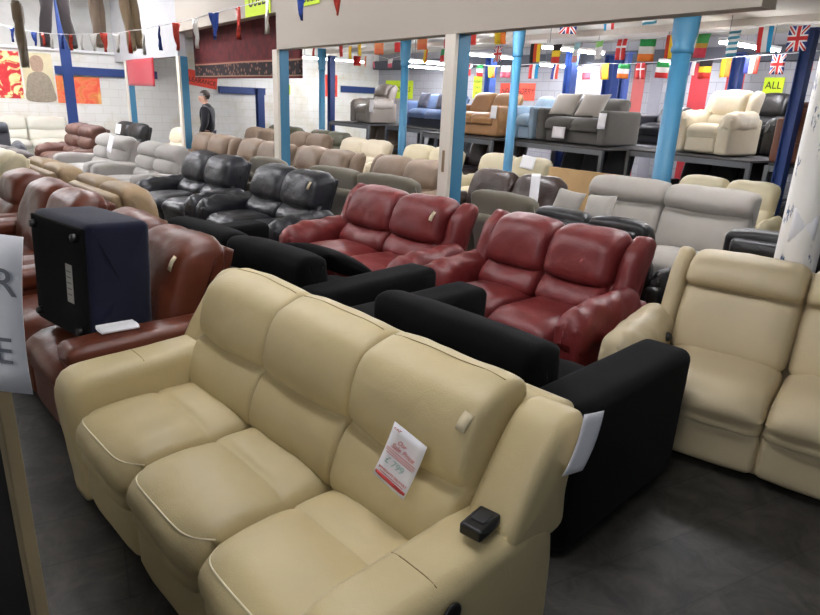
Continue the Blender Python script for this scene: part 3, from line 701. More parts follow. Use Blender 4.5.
# darker stock standing on the floor underneath the decks
for x_, y_, m_, lab in ((9.5, 15.2, taupe, 'taupe leather sofa under the rack with the stone grey recliner'), (10.1, 13.05, charl, 'charcoal sofa on the floor under the rack with the blue sofa'), (9.15, 10.2, darkbrown, 'dark sofa on the floor under the rack with the tan sofa'), (9.65, 7.98, charf, 'dark fabric sofa on the floor under the rack with the mid grey sofa'), (10.35, 5.8, charl, 'black sofa on the floor under the rack with the ivory armchair'), (10.2, 3.5, charf, 'dark sofa on the floor under the rack at the right edge')):
    rsofa(lab, x_, y_, m_, z=0, n=3, sw=.51, aw=.13, D=1.1, bh=1.09, back='plain', wing=False, q=.3, name='leather_sofa')

# ------------------------------------------------------------------ the building
struct('floor', hbox(-6, 16, -5, 22, -.1, 0), floor_mat())
WY, WXX = 19.6, 12.4
lw = bricks('white_blockwork', (240, 239, 234), (236, 234, 228), (226, 223, 214), 'y', .5)
rw = bricks('grey_white_blockwork', (172, 173, 180), (164, 165, 172), (142, 143, 150), 'x', .25)
struct('wall_back', hbox(-6, WXX+.2, WY, WY+.2, 0, 4), lw)
struct('wall_right', hbox(WXX, WXX+.2, -5, WY, 0, 4), rw)
struct('wall_left', hbox(-6.2, -6, -5, WY, 0, 4), lw)
ceilm = plain('painted_ceiling', (214, 210, 200), .8, var=.06, scale=1.5)
struct('ceiling_back', hbox(4.12, WXX, -5, WY, 3.2, 3.3), ceilm)
struct('ceiling_front', hbox(-6, 4.12, -5, WY, 3.95, 4.05), ceilm)
hm = worn('header_board', (172, 162, 148), (150, 128, 96), .27, .6, 3.2)
HX = 4.0
struct('trim_header', hbox(HX-.06, HX+.1, 2.12, 8.93, 2.38, 3.95), hm)
struct('trim_header_high', hbox(HX-.06, HX+.1, 8.93, 13.7, 2.86, 3.95), hm)
struct('trim_header_far', hbox(HX-.06, HX+.1, 13.7, WY, 2.42, 3.95), plain('grey_white_board', (178, 178, 180), .7))
for k, y_ in enumerate((5.03, 8.93)):
    pass
struct('trim_ledge', hbox(-6, HX-.06, WY-.08, WY, 2.6, 2.66), plain('ledge_white', (240, 240, 240), .6))
struct('trim_upper_boards', hbox(-6, HX-.06, WY-.03, WY, 2.66, 3.95), plain('upper_boards', (196, 196, 192), .8, var=.1, scale=3))
struct('trim_crossbeam', hbox(HX+.1, WXX, 1.75, 2.1, 2.5, 3.2), plain('varnished_timber', (176, 156, 108), .6, var=.12, scale=5))
struct('trim_purlin', hbox(WXX-.25, WXX, -5, WY, 2.72, 2.98), plain('dark_purlin', (74, 78, 88), .7))
for k, x_ in enumerate((6.2, 8.3, 10.4)):
    struct('trim_rafter', hbox(x_-.05, x_+.05, -5, WY, 3.1, 3.2), plain('rafter_paint', (190, 182, 172), .7))
# painted stripes on the right wall
for y_, w_, c_ in ((9.75, .32, (62, 66, 120)), (9.05, .3, (190, 92, 88)), (8.6, .3, (150, 150, 158)), (8.1, .4, (36, 52, 110)), (7.62, .4, (170, 42, 50)), (6.9, .35, (170, 42, 50))):
    struct('trim_stripe', hbox(WXX-.006, WXX, y_-w_/2, y_+w_/2, 0, 2.72), plain('stripe_%d_%d' % (c_[0], c_[2]), c_, .7))

def post(label, y, w_t, top, s2=.075, x=HX):
    R = thing('support_post', label, 'post', (x, y, 0), 0, 'white and blue support posts')
    obj('timber_board', hbox(-.075, -.055+.02, -w_t/2, w_t/2, 0, top, .004), whitep, R, False)
    obj('steel_column', hbox(-.033, .033+s2, -w_t/2, -w_t/2+.085, 0, top, .004), blue, R, False)
    return R
pA = post('worn white and blue post between the two olive grey sofas', 4.98, .16, 2.378)
obj('lock_slot', hbox(-.083, -.074, -.018, .018, 1.12, 1.33, .008), plain('old_wood', (150, 126, 96), .7), pA, False)
post('white and blue post beside the hanging rug, behind the black leather recliners', 8.98, .16, 2.378)
post('white and blue post at the far side of the hanging rug', 13.74, .17, 2.418)
post('pale blue and grey post left of the hanging red cloth', 18.4, .17, 2.418)
for o in [o for o in C.objects if o.name.startswith('support_post')]:
    pass
pil = thing('support_post', 'chipped white painted round pillar at the right edge behind the cream recliner', 'pillar', (4.42, 1.82, 0))
obj('shaft', lathe([(.135, 0), (.135, .2), (.125, .25), (.125, 2.49)], 28), chipped, pil)
pn = obj('torn_sheet', sheet(.14, .22, .02), paper, pil, True, (-.115, -.05, 1.02)); pn.rotation_euler = (0, 0, D2R(-62))

def column(label, loc, r, top):
    R = thing('round_column', label, 'column', loc, 0, 'light blue cast iron columns')
    obj('shaft', lathe([(r*1.1, 0), (r, .1), (r*.88, top-.5)], 20), blue, R)
    obj('capital', lathe([(r*.88, top-.5), (r*1.05, top-.48), (r*1.05, top-.44), (r*.95, top-.42), (r*1.2, top-.3), (r*1.25, top)], 20), blue, R)
for lab, (x_, y_), r_ in (('near light blue cast iron column left of the ivory armchair', (6.82, 4.47), .115), ('light blue cast iron column between the tan and mid grey rack sofas', (6.55, 6.8), .07), ('light blue cast iron column in front of the blue rack sofa', (7.45, 10.83), .085), ('far light blue cast iron column right of the hanging rug', (7.85, 15.07), .085)):
    column(lab, (x_, y_, 0), r_, 2.9)
def bpost(label, x, y, w, top):
    R = thing('steel_post', label, 'post', (x, y, 0), 0, 'dark blue steel posts')
    obj('web', hbox(-.012, .012, -w/2+.012, w/2-.012, 0, top), dblue, R, False)
    for s in (-1, 1): obj('flange', hbox(-w/2, w/2, s*(w/2-.006)-.006, s*(w/2-.006)+.006, 0, top), dblue, R, False)
    obj('top_plate', hbox(-w/2-.04, w/2+.04, -w/2-.04, w/2+.04, top, top+.02), dblue, R, False)
bpost('dark blue steel post against the far wall at the left', 2.35, 16.7, .19, 3.9)
bpost('dark blue steel post behind the blue rack sofa', 9.1, 16.9, .16, 2.85)
bpost('dark blue steel post left of the neon red sign', 11.05, 12.35, .2, 2.85)
bpost('dark blue steel post behind the left end of the mid grey rack sofa', 10.2, 9.05, .18, 2.85)
bpost('dark blue steel post behind the middle of the mid grey rack sofa', 11.7, 9.25, .24, 2.85)
bpost('dark blue steel post to the left of the near blue column', 11.3, 8.6, .14, 2.85)
bpost('dark blue steel post behind the ivory recliner armchair', 12.15, 6.75, .18, 2.85)
bpost('dark blue steel post right of the ivory and charcoal rack armchairs', 9.235, 4.25, .14, 2.85)
bpost('dark blue steel post below the hanging rug by the far wall', 7.6, 18.5, .2, 1.9)
for lab, x0, x1, z_ in (('dark blue wall rail running behind the left-hand posts', 2.46, 5.0, 2.14), ('dark blue wall rail behind the standing person', 6.75, 8.2, 1.84), ('dark blue wall rail above the stone grey recliner', 10.9, 12.2, 2.04)):
    rl = obj('wall_rail', hbox(x0, x1, WY-.1, WY-.001, z_-.1, z_+.1, .005), dblue, None, False); tag(rl, lab, 'rail', 'dark blue wall rails')

# fluorescent lamps
tubem = emit('tube_glow', (250, 250, 255), 1)
TUBE_W = 52.0
tubem.node_tree.nodes['Principled BSDF'].inputs['Emission Strength'].default_value = TUBE_W
def lamp(label, x, y, z, L=1.8, along='x', ceil=3.2):
    R = thing('fluorescent_lamp', label, 'lamp', (x, y, z), 0 if along == 'x' else PI/2, 'fluorescent lamps')
    obj('housing', hbox(-L/2, L/2, -.07, .07, .03, .08, .01), plain('lamp_housing', (225, 225, 225), .5), R, False)
    for s in (-1, 1):
        obj('tube', tube([(-L/2+.03, s*.04, .012), (L/2-.03, s*.04, .012)], .016, 10), tubem, R)
    for s in (-1, 1): obj('hanger', tube([(s*L*.4, 0, .08), (s*L*.4, 0, ceil-z)], .006, 6), steel, R)
for k, (x, y, z, L, lab) in enumerate(((9.5, 17.6, 2.8, 2.2, 'farthest one, by the rug'), (10.3, 11.7, 2.8, 2.0, 'above the tan rack sofa'), (10.3, 13.4, 2.66, 2.0, 'above the blue rack sofa'),
        (10.0, 8.85, 2.8, 1.7, 'above the mid grey rack sofa'), (11.55, 10.5, 2.63, 1.4, 'lower one by the red stripe'), (10.6, 5.75, 2.8, 1.7, 'above the ivory rack armchair'),
        (11.5, 7.6, 2.63, 1.0, 'short lower one behind the near blue column'), (11.6, 4.3, 2.63, 1.2, 'lower one at the right edge'), (11.4, 15.4, 2.66, 1.4, 'beyond the blue rack sofa'))):
    lamp('bare fluorescent lamp under the back ceiling, '+lab, x, y, z, L)
for x, y in ((5.6, 3.0), (5.6, 6.5), (5.6, 10.0), (5.6, 14.0)):  # extra lamps hidden by the header, added to light the back hall
    lamp('added fluorescent lamp under the back ceiling, unseen behind the header board', x, y, 2.88, 1.8, 'y')
for x, y in ((-2.6, -.4), (1.2, 1.8), (1.4, 5.0), (1.6, 8.6), (-1.2, 11.5), (2.2, 12.8), (-.6, 17.3), (-.6, 13.6), (-2.6, 14.6), (-2.6, 17.2), (.4, 15.2), (-.8, 15.5), (2.6, 16.2), (1.0, 17.6)):  # unseen fill lamps, added to brighten the foreground and the far left wall
    lamp('added unseen fluorescent fill lamp high under the front ceiling', x, y, 3.75, 1.8, 'y', 3.95)

# ------------------------------------------------------------------ hangings, signs and posters
def rugm():
    m, nt, p = new_mat('rug_pattern'); L = nt.links.new
    tc = N(nt, 'ShaderNodeTexCoord'); sx = N(nt, 'ShaderNodeSeparateXYZ'); L(tc.outputs['Object'], sx.inputs[0])
    ck = N(nt, 'ShaderNodeTexVoronoi', Scale=7.0, distance='CHEBYCHEV'); L(tc.outputs['Object'], ck.inputs['Vector'])
    r = N(nt, 'ShaderNodeValToRGB'); e = r.color_ramp.elements; e[0].position = .2; e[0].color = srgb(92, 24, 27); e[1].position = .75; e[1].color = srgb(64, 17, 21)
    L(ck.outputs['Distance'], r.inputs['Fac'])
    # woven border towards the bottom edge
    bd = N(nt, 'ShaderNodeValToRGB'); bd.color_ramp.interpolation = 'CONSTANT'; els = bd.color_ramp.elements
    els[0].position = 0; els[0].color = (1, 1, 1, 1); els[1].position = .3; els[1].color = (0, 0, 0, 1)
    mr = N(nt, 'ShaderNodeMapRange'); mr.inputs['From Max'].default_value = 1.0; L(sx.outputs['Z'], mr.inputs['Value']); L(mr.outputs[0], bd.inputs['Fac'])
    zz = N(nt, 'ShaderNodeTexVoronoi', Scale=11.0); L(tc.outputs['Object'], zz.inputs['Vector'])
    r2 = N(nt, 'ShaderNodeValToRGB'); r2.color_ramp.elements[0].position = .25; r2.color_ramp.elements[0].color = srgb(120, 86, 74); r2.color_ramp.elements[1].position = .4; r2.color_ramp.elements[1].color = srgb(34, 24, 28)
    L(zz.outputs['Distance'], r2.inputs['Fac'])
    st = N(nt, 'ShaderNodeValToRGB'); st.color_ramp.interpolation = 'CONSTANT'
    se = st.color_ramp.elements; se[0].position = 0; se[0].color = srgb(110, 32, 34); se[1].position = .03; se[1].color = srgb(150, 120, 100)
    for pos, col in ((.05, (1, 0, 1)), (.25, (150, 110, 90)), (.275, (96, 26, 30))):
        x = se.new(pos); x.color = srgb(*col)
    L(mr.outputs[0], st.inputs['Fac'])
    inb = N(nt, 'ShaderNodeValToRGB'); inb.color_ramp.interpolation = 'CONSTANT'; ie = inb.color_ramp.elements
    ie[0].position = 0; ie[0].color = (0, 0, 0, 1); ie[1].position = .05; ie[1].color = (1, 1, 1, 1); x = ie.new(.25); x.color = (0, 0, 0, 1)
    L(mr.outputs[0], inb.inputs['Fac'])
    m1 = N(nt, 'ShaderNodeMix', data_type='RGBA'); L(inb.outputs[0], m1.inputs[0]); L(st.outputs[0], m1.inputs[6]); L(r2.outputs[0], m1.inputs[7])
    m2 = N(nt, 'ShaderNodeMix', data_type='RGBA'); L(bd.outputs[0], m2.inputs[0]); L(r.outputs[0], m2.inputs[6]); L(m1.outputs[2], m2.inputs[7])
    L(m2.outputs[2], p.inputs['Base Color']); p.inputs['Roughness'].default_value = .95
    return m
rg = obj('hanging_rug', sheet(5.0, .95, 0, 40, 10, .012, 0, .03), rugm(), None, True, (4.35, 11.5, 2.02)); rg.rotation_euler = (0, 0, D2R(-90))
tag(rg, 'long dark red patterned rug hung up under the header board', 'rug')
rc = obj('hanging_cloth', sheet(2.7, .6, 0, 14, 8, .01, 2, .02), fabric('scarlet_cloth', (160, 28, 42), .06), None, True, (3.88, 16.7, 1.83)); rc.rotation_euler = (0, 0, D2R(-90))
tag(rc, 'plain red cloth hung from the header board at the far left', 'cloth')

def trousers(label, loc, m, length=1.05, spread=.2, rz=0, tilt=0):
    R = thing('trousers', label, 'trousers', loc, rz, 'trousers hung from the ceiling')
    bm = bmesh.new()
    def leg(sx):
        rows = []; n = 16
        for k in range(15):
            v = k/14; z = -.18-(length-.18)*v; cx = sx*(.09+spread*.5*v); rx = .105-.025*v; ry = .06-.015*v
            row = []
            for i in range(n):
                a = 2*PI*i/n; f = 1+.16*math.sin(3*a+v*7+sx)+.08*math.sin(11*v+a*2)
                row.append(bm.verts.new((cx+rx*f*math.cos(a), ry*f*math.sin(a), z+.02*math.sin(a*2+sx))))
            rows.append(row)
        for a, b in zip(rows, rows[1:]):
            for i in range(n): bm.faces.new((a[i], a[(i+1) % n], b[(i+1) % n], b[i]))
        bm.faces.new(rows[0][::-1]); bm.faces.new(rows[-1])
    leg(-1); 
    lb_ = bm; obj('leg', lb_, m, R); bm = bmesh.new(); leg(1); obj('leg', bm, m, R)
    obj('seat', loft(smooth_closed([(-.2, -.22), (-.18, -.02), (-.1, 0), (.1, 0), (.18, -.02), (.2, -.22), (.08, -.3), (-.08, -.3)], 28), .13, r=.05, nx=4, axis='y', wr=.012, wf=7), m, R)
    obj('waistband', loft(rrect(-.17, .17, -.02, .02, .018), .1, r=.02, nx=3, axis='y'), m, R)
    obj('hanger', tube([(0, 0, .04), (0, 0, (3.945-loc[2])/math.cos(tilt))], .006, 6), steel, R)
    R.rotation_euler = (0, tilt, rz); return R
t1 = fabric('khaki_cloth', (98, 84, 66), .15); t2 = fabric('charcoal_cloth', (66, 60, 62), .12); t3 = fabric('taupe_cloth', (150, 132, 116), .1); t4 = fabric('beige_brown_cloth', (142, 122, 98), .12)
trousers('olive khaki trousers hung nearest the left edge', (1.05, 11.36, 2.86), t1, .85, .02, D2R(80))
trousers('charcoal trousers hung second from the left edge', (1.78, 13.2, 3.6), t2, 1.2, .24, D2R(0))
trousers('taupe trousers hung third from the left, beside the beige pair', (1.98, 10.7, 3.25), t3, .92, .04, D2R(60))
trousers('beige brown trousers hung farthest right of the clothes', (2.3, 10.35, 3.28), t4, .98, .1, D2R(50), D2R(-12))
def board(name, label, cat, loc, rot, w, h, m, lines=(), group=None):
    R = thing(name, label, cat, loc, 0, group); R.rotation_euler = rot
    obj('card', sheet(w, h, 0, 2, 2, .004), m, R, False)
    for s, size, x, z, sx, sh in lines: text(s, size, blackink, R, (x, -.003, z), hx, 'lettering', sx=sx, shear=sh)
    return R
WLX = (0, 0, D2R(-90)); WLY = (0, 0, 0)
board('sale_sign', 'neon yellow sign with black capitals on the header board above the rug', 'sign', (3.925, 9.55, 2.86), WLX, .95, .5, neon, [('USED', .3, .02, .22, 1, .15)])
board('sale_sign', 'neon yellow sign at the top edge right of the worn white post', 'sign', (3.925, 4.35, 2.64), WLX, .72, .4, neon, [('SALE', .2, 0, .22, 1, .1)])
board('sale_sign', 'narrow neon yellow sign at the top edge above the header, middle of the photo', 'sign', (3.925, 7.85, 2.86), WLX, .5, .4, neon, [('SELL', .2, 0, .1, 1, .1)])
board('sale_sign', 'neon yellow sign on the far wall behind the dark blue post', 'sign', (12.38, 18.3, 1.82), WLX, 1.6, .56, neon, [('SALE OFFERS', .22, 0, .28, 1.05, .1)])
board('sale_sign', 'tall neon yellow notice on the right wall beside the worn post', 'sign', (12.38, 14.35, 1.9), WLX, .36, .6, neon, [('TODAY', .09, 0, .45, 1, 0), ('ONLY', .09, 0, .3, 1, 0), ('SALE', .09, 0, .15, 1, 0)])
board('sale_sign', 'neon red sign with black handwriting behind the middle blue column', 'sign', (12.38, 12.75, 1.9), WLX, 1.3, .42, neonred, [('NEVER SORRY', .2, 0, .21, .95, .25)])
board('sale_sign', 'neon yellow sign on the right wall beside the ivory armchair', 'sign', (12.37, 6.15, 1.95), WLX, .36, .5, neon, [('ALL', .18, 0, .36, 1, 0), ('SALE', .13, 0, .15, 1, 0)])
board('sale_sign', 'neon yellow sign right behind the near black rack armchair', 'sign', (12.3, 8.05, 1.75), WLX, .4, .2, neon, [('SALE', .14, 0, .1, 1, 0)])
board('sale_sign', 'neon red clearance sign on the far wall by the standing person', 'sign', (6.2, WY-.01, 1.9), (0, D2R(8), 0), 1.0, .42, neonred, [('CLEARANCE', .17, 0, .15, .95, .1)])
board('sale_sign', 'small neon green sign on the far wall below the rug', 'sign', (8.9, WY-.01, 1.78), WLY, .36, .3, neon, [('10', .16, 0, .15, 1, 0)])
board('sale_sign', 'tall neon red poster on the far wall beside the far blue column', 'poster', (10.55, WY-.01, 1.78), WLY, .45, .68, neonred, [('SALE', .15, 0, .52, 1, .1), ('BIG', .18, 0, .33, 1, .1), ('OFF', .17, 0, .13, 1, .1)])

def art(name, ramp, scale, dist, kind='noise'):
    m, nt, p = new_mat(name); L = nt.links.new; tc = N(nt, 'ShaderNodeTexCoord')
    n1 = N(nt, 'ShaderNodeTexNoise', Scale=scale, Detail=3.0, Distortion=dist); L(tc.outputs['Object'], n1.inputs['Vector'])
    r = N(nt, 'ShaderNodeValToRGB'); e = r.color_ramp.elements
    e[0].position = ramp[0][0]; e[0].color = srgb(*ramp[0][1]); e[1].position = ramp[-1][0]; e[1].color = srgb(*ramp[-1][1])
    for pos, col in ramp[1:-1]: x = e.new(pos); x.color = srgb(*col)
    L(n1.outputs['Fac'], r.inputs['Fac']); L(r.outputs['Color'], p.inputs['Base Color']); p.inputs['Roughness'].default_value = .7
    return m
b1 = board('wall_poster', 'large red and yellow abstract poster on the far wall at the left edge', 'poster', (1.12, WY-.01, 1.4), WLY, 1.15, 1.12, art('swirl_print', [(.36, (200, 40, 48)), (.5, (214, 60, 60)), (.54, (238, 226, 150)), (.64, (226, 232, 190))], 2.6, 2.2))
b2 = board('wall_poster', 'poster of a figure in mottled grey clothing on the far wall', 'poster', (2.08, WY-.01, 1.36), WLY, .68, 1.16, plain('poster_ground', (224, 214, 176), .7, var=.06))
fig = plain('mottled_print', (150, 138, 120), .7, var=.3, scale=16)
def blob(pts, th=.003):
    bm = bmesh.new(); vs = [bm.verts.new((x, -.003, z)) for x, z in pts]; f = bm.faces.new(vs)
    r = bmesh.ops.extrude_face_region(bm, geom=[f]); bmesh.ops.translate(bm, verts=[v for v in r['geom'] if isinstance(v, bmesh.types.BMVert)], vec=(0, -th, 0))
    bmesh.ops.recalc_face_normals(bm, faces=bm.faces); return bm
obj('printed_torso', blob([tuple(p) for p in smooth_closed([(-.3, .0), (.3, .0), (.31, .3), (.24, .58), (.1, .7), (-.08, .7), (-.24, .6), (-.31, .3)], 40)]), fig, b2, False)
obj('printed_head', blob([tuple(p) for p in smooth_closed([(-.1, .72), (.08, .72), (.14, .9), (.1, 1.06), (-.04, 1.1), (-.16, 1.0), (-.15, .82)], 30)]), plain('printed_face', (176, 148, 126), .7, var=.2, scale=12), b2, False)
board('wall_poster', 'orange and red printed cloth on the far wall behind the dark blue post', 'poster', (2.98, WY-.01, 1.32), WLY, 1.05, .68, art('sunset_print', [(.38, (236, 92, 66)), (.48, (240, 130, 90)), (.55, (226, 120, 60)), (.68, (244, 190, 120))], 3.2, .8))
PEN = [(1.15, 13.86, 2.7, 0.245, 'b'), (1.21, 13.44, 2.67, 0.239, 'r'), (1.27, 13.05, 2.62, 0.233, 'w'), (1.35, 12.56, 2.57, 0.21, 'b'), (1.42, 12.1, 2.54, 0.188, 'r'), (1.48, 11.71, 2.51, 0.214, 'w'), (1.56, 11.25, 2.49, 0.207, 'b'), (1.62, 10.86, 2.47, 0.215, 'r'), (1.69, 10.41, 2.46, 0.208, 'w'), (1.76, 9.95, 2.44, 0.214, 'w'), (1.82, 9.55, 2.44, 0.233, 'r'), (1.89, 9.15, 2.42, 0.226, 'w'), (1.95, 8.74, 2.43, 0.254, 'r'), (2.01, 8.33, 2.43, 0.279, 'w'), (2.08, 7.89, 2.45, 0.257, 'b'), (2.15, 7.47, 2.46, 0.278, 'r'), (2.22, 7.03, 2.48, 0.286, 'w'), (2.28, 6.64, 2.51, 0.244, 'b'), (2.35, 6.18, 2.53, 0.278, 'r'), (2.43, 5.7, 2.56, 0.279, 'w'), (2.51, 5.18, 2.61, 0.244, 'b'), (2.58, 4.7, 2.65, 0.273, 'r')]
ROWA = [(16.45, 3.02, 0.47, 0.24, 'solid_red'), (14.91, 3.01, 0.41, 0.27, 'solid_red'), (14.46, 2.97, 0.29, 0.29, 'v_red_yellow'), (13.99, 3.0, 0.37, 0.26, 'solid_yellow'), (13.14, 2.99, 0.47, 0.25, 'solid_orange'), (12.29, 2.97, 0.35, 0.2, 'solid_red'), (11.48, 3.0, 0.43, 0.21, 'solid_orange'), (10.7, 2.98, 0.26, 0.18, 'solid_red'), (9.89, 3.03, 0.35, 0.21, 'solid_red'), (9.09, 3.0, 0.29, 0.2, 'v_yellow_orange'), (8.2, 2.78, 0.21, 0.32, 'v_black_red_yellow'), (7.74, 2.75, 0.22, 0.29, 'h_black_yellow_red'), (7.33, 2.76, 0.23, 0.3, 'h_cyan_white_pink'), (6.86, 2.76, 0.21, 0.26, 'h_green_white'), (6.46, 2.77, 0.23, 0.29, 'denmark'), (6.01, 2.75, 0.22, 0.3, 'h_green_white_orange'), (5.6, 2.78, 0.18, 0.3, 'v_red_yellow'), (5.19, 2.78, 0.21, 0.3, 'h_green_gold_red'), (4.75, 2.79, 0.18, 0.3, 'stripes'), (4.34, 2.81, 0.18, 0.29, 'v_red_white_blue'), (3.96, 2.8, 0.22, 0.28, 'union')]
ROWB = [(18.03, 3.0, 0.3, 0.28, 'solid_red'), (17.56, 2.99, 0.35, 0.3, 'solid_orange'), (17.04, 3.0, 0.34, 0.36, 'h_white_red'), (16.18, 2.87, 0.31, 0.23, 'h_white_red'), (14.5, 3.08, 0.27, 0.37, 'v_yellow_orange'), (13.77, 3.06, 0.34, 0.31, 'h_green_red'), (12.74, 3.07, 0.23, 0.34, 'v_red_white_blue'), (11.67, 3.05, 0.31, 0.34, 'union'), (12.7, 2.68, 0.23, 0.27, 'denmark'), (12.25, 2.65, 0.25, 0.26, 'h_green_white_red'), (11.82, 2.62, 0.21, 0.26, 'v_yellow_orange'), (11.35, 2.61, 0.27, 0.25, 'h_white_red'), (10.47, 2.64, 0.24, 0.3, 'v_red_white_blue'), (9.86, 2.63, 0.25, 0.31, 'v_blue_white_red'), (9.42, 2.6, 0.24, 0.29, 'stripes'), (9.0, 2.6, 0.25, 0.28, 'h_white_red'), (8.54, 2.62, 0.22, 0.31, 'v_red_yellow'), (8.12, 2.6, 0.23, 0.26, 'h_green_white_orange'), (7.73, 2.61, 0.19, 0.28, 'denmark'), (7.29, 2.62, 0.22, 0.27, 'h_green_white_red'), (6.76, 2.61, 0.23, 0.22, 'v_blue_white'), (6.47, 2.63, 0.22, 0.29, 'h_black_yellow_red'), (6.11, 2.66, 0.19, 0.3, 'v_yellow_orange'), (5.68, 2.68, 0.21, 0.27, 'v_blue_white_red'), (5.27, 2.69, 0.2, 0.29, 'union'), (4.87, 2.71, 0.21, 0.27, 'v_cyan_white_orange')]
ROWC = [(6.35, 2.83, 0.23, 0.09, 'union'), (5.68, 2.84, 0.28, 0.11, 'v_cyan_white_red'), (5.09, 2.87, 0.3, 0.12, 'stripes')]

# ------------------------------------------------------------------ bunting
def band_mat(name, cols, axis):
    m, nt, p = new_mat('flag_'+name); L = nt.links.new; tc = N(nt, 'ShaderNodeTexCoord'); sx = N(nt, 'ShaderNodeSeparateXYZ'); L(tc.outputs['Generated'], sx.inputs[0])
    r = N(nt, 'ShaderNodeValToRGB'); r.color_ramp.interpolation = 'CONSTANT'; e = r.color_ramp.elements
    e[0].position = 0; e[0].color = srgb(*cols[0]); e[1].position = 1/len(cols); e[1].color = srgb(*cols[1 % len(cols)])
    for i, c in enumerate(cols[2:]): x = e.new((i+2)/len(cols)); x.color = srgb(*c)
    L(sx.outputs[axis], r.inputs['Fac']); L(r.outputs['Color'], p.inputs['Base Color']); p.inputs['Roughness'].default_value = .8
    return m
def math_(nt, op, a, b=None):
    n = N(nt, 'ShaderNodeMath', operation=op)
    for i, v in enumerate((a, b)):
        if v is None: continue
        if isinstance(v, (int, float)): n.inputs[i].default_value = v
        else: nt.links.new(v, n.inputs[i])
    return n.outputs[0]
def layer_mat(name, base, layers):
    """layers: list of (function(nt,u,v) -> mask, colour)"""
    m, nt, p = new_mat('flag_'+name); L = nt.links.new; tc = N(nt, 'ShaderNodeTexCoord'); sx = N(nt, 'ShaderNodeSeparateXYZ'); L(tc.outputs['Generated'], sx.inputs[0])
    u, v = sx.outputs['X'], sx.outputs['Z']; cur = None
    for fn, col in layers:
        mx = N(nt, 'ShaderNodeMix', data_type='RGBA'); L(fn(nt, u, v), mx.inputs[0])
        if cur is None: mx.inputs[6].default_value = srgb(*base)
        else: L(cur, mx.inputs[6])
        mx.inputs[7].default_value = srgb(*col); cur = mx.outputs[2]
    L(cur, p.inputs['Base Color']); p.inputs['Roughness'].default_value = .8
    return m
def bar(axis, c, w):
    return lambda nt, u, v: math_(nt, 'LESS_THAN', math_(nt, 'ABSOLUTE', math_(nt, 'SUBTRACT', (u, v)[axis], c)), w)
def diag(w):
    def f(nt, u, v):
        a = math_(nt, 'LESS_THAN', math_(nt, 'ABSOLUTE', math_(nt, 'SUBTRACT', u, v)), w)
        b = math_(nt, 'LESS_THAN', math_(nt, 'ABSOLUTE', math_(nt, 'SUBTRACT', math_(nt, 'ADD', u, v), 1.0)), w)
        return math_(nt, 'MAXIMUM', a, b)
    return f
RDc, WHc, BLc, GRc, ORc, YEc, BKc, CYc = (214, 52, 52), (240, 238, 236), (44, 56, 130), (50, 160, 84), (240, 130, 50), (250, 212, 50), (40, 34, 36), (40, 150, 200)
def stripes_mask(nt, u, v): return math_(nt, 'GREATER_THAN', math_(nt, 'SINE', math_(nt, 'MULTIPLY', v, 28.0)), 0.0)
FL = {'solid_red': band_mat('red', [RDc, (224, 70, 60)], 'X'), 'solid_orange': band_mat('orange', [(244, 130, 90), (246, 150, 100)], 'Z'), 'solid_yellow': band_mat('yellow', [YEc, (252, 200, 40)], 'Z'),
      'v_red_yellow': band_mat('red_yellow', [(220, 80, 50), YEc, YEc, (236, 170, 40)], 'X'), 'v_yellow_orange': band_mat('yellow_orange', [YEc, ORc], 'X'), 'v_black_red_yellow': band_mat('black_red_yellow', [BKc, (220, 80, 40), YEc], 'X'),
      'h_black_yellow_red': band_mat('black_yellow_red', [(220, 60, 50), YEc, BKc], 'Z'), 'h_cyan_white_pink': band_mat('cyan_white_pink', [(230, 160, 150), WHc, (170, 214, 220)], 'Z'), 'h_green_white': band_mat('green_white', [WHc, WHc, (150, 210, 120)], 'Z'),
      'h_green_white_orange': band_mat('green_white_orange', [ORc, WHc, GRc], 'Z'), 'h_green_gold_red': band_mat('green_gold_red', [(200, 56, 76), (200, 56, 76), (196, 150, 60), (74, 160, 84), (74, 160, 84)], 'Z'),
      'v_red_white_blue': band_mat('red_white_blue', [RDc, WHc, CYc], 'X'), 'v_blue_white_red': band_mat('blue_white_red', [(60, 70, 150), WHc, (224, 80, 66)], 'X'), 'v_blue_white': band_mat('blue_white', [(60, 70, 150), (70, 80, 160), WHc], 'X'),
      'v_cyan_white_orange': band_mat('cyan_white_orange', [(60, 150, 210), WHc, (236, 110, 70)], 'X'), 'v_cyan_white_red': band_mat('cyan_white_red', [CYc, WHc, RDc], 'X'), 'h_white_red': band_mat('white_pink', [(232, 110, 130), WHc], 'Z'),
      'h_green_red': band_mat('green_red', [RDc, GRc], 'Z'), 'h_green_white_red': band_mat('green_white_red', [RDc, WHc, GRc], 'Z'),
      'denmark': layer_mat('red_white_cross', RDc, [(bar(0, .5, .07), WHc), (bar(1, .62, .05), WHc)]),
      'union': layer_mat('crossed_red_white_blue', BLc, [(diag(.13), WHc), (diag(.05), RDc), (bar(0, .5, .16), WHc), (bar(1, .5, .14), WHc), (bar(0, .5, .09), RDc), (bar(1, .5, .08), RDc)]),
      'stripes': layer_mat('blue_white_stripes', WHc, [(stripes_mask, (70, 150, 170))])}
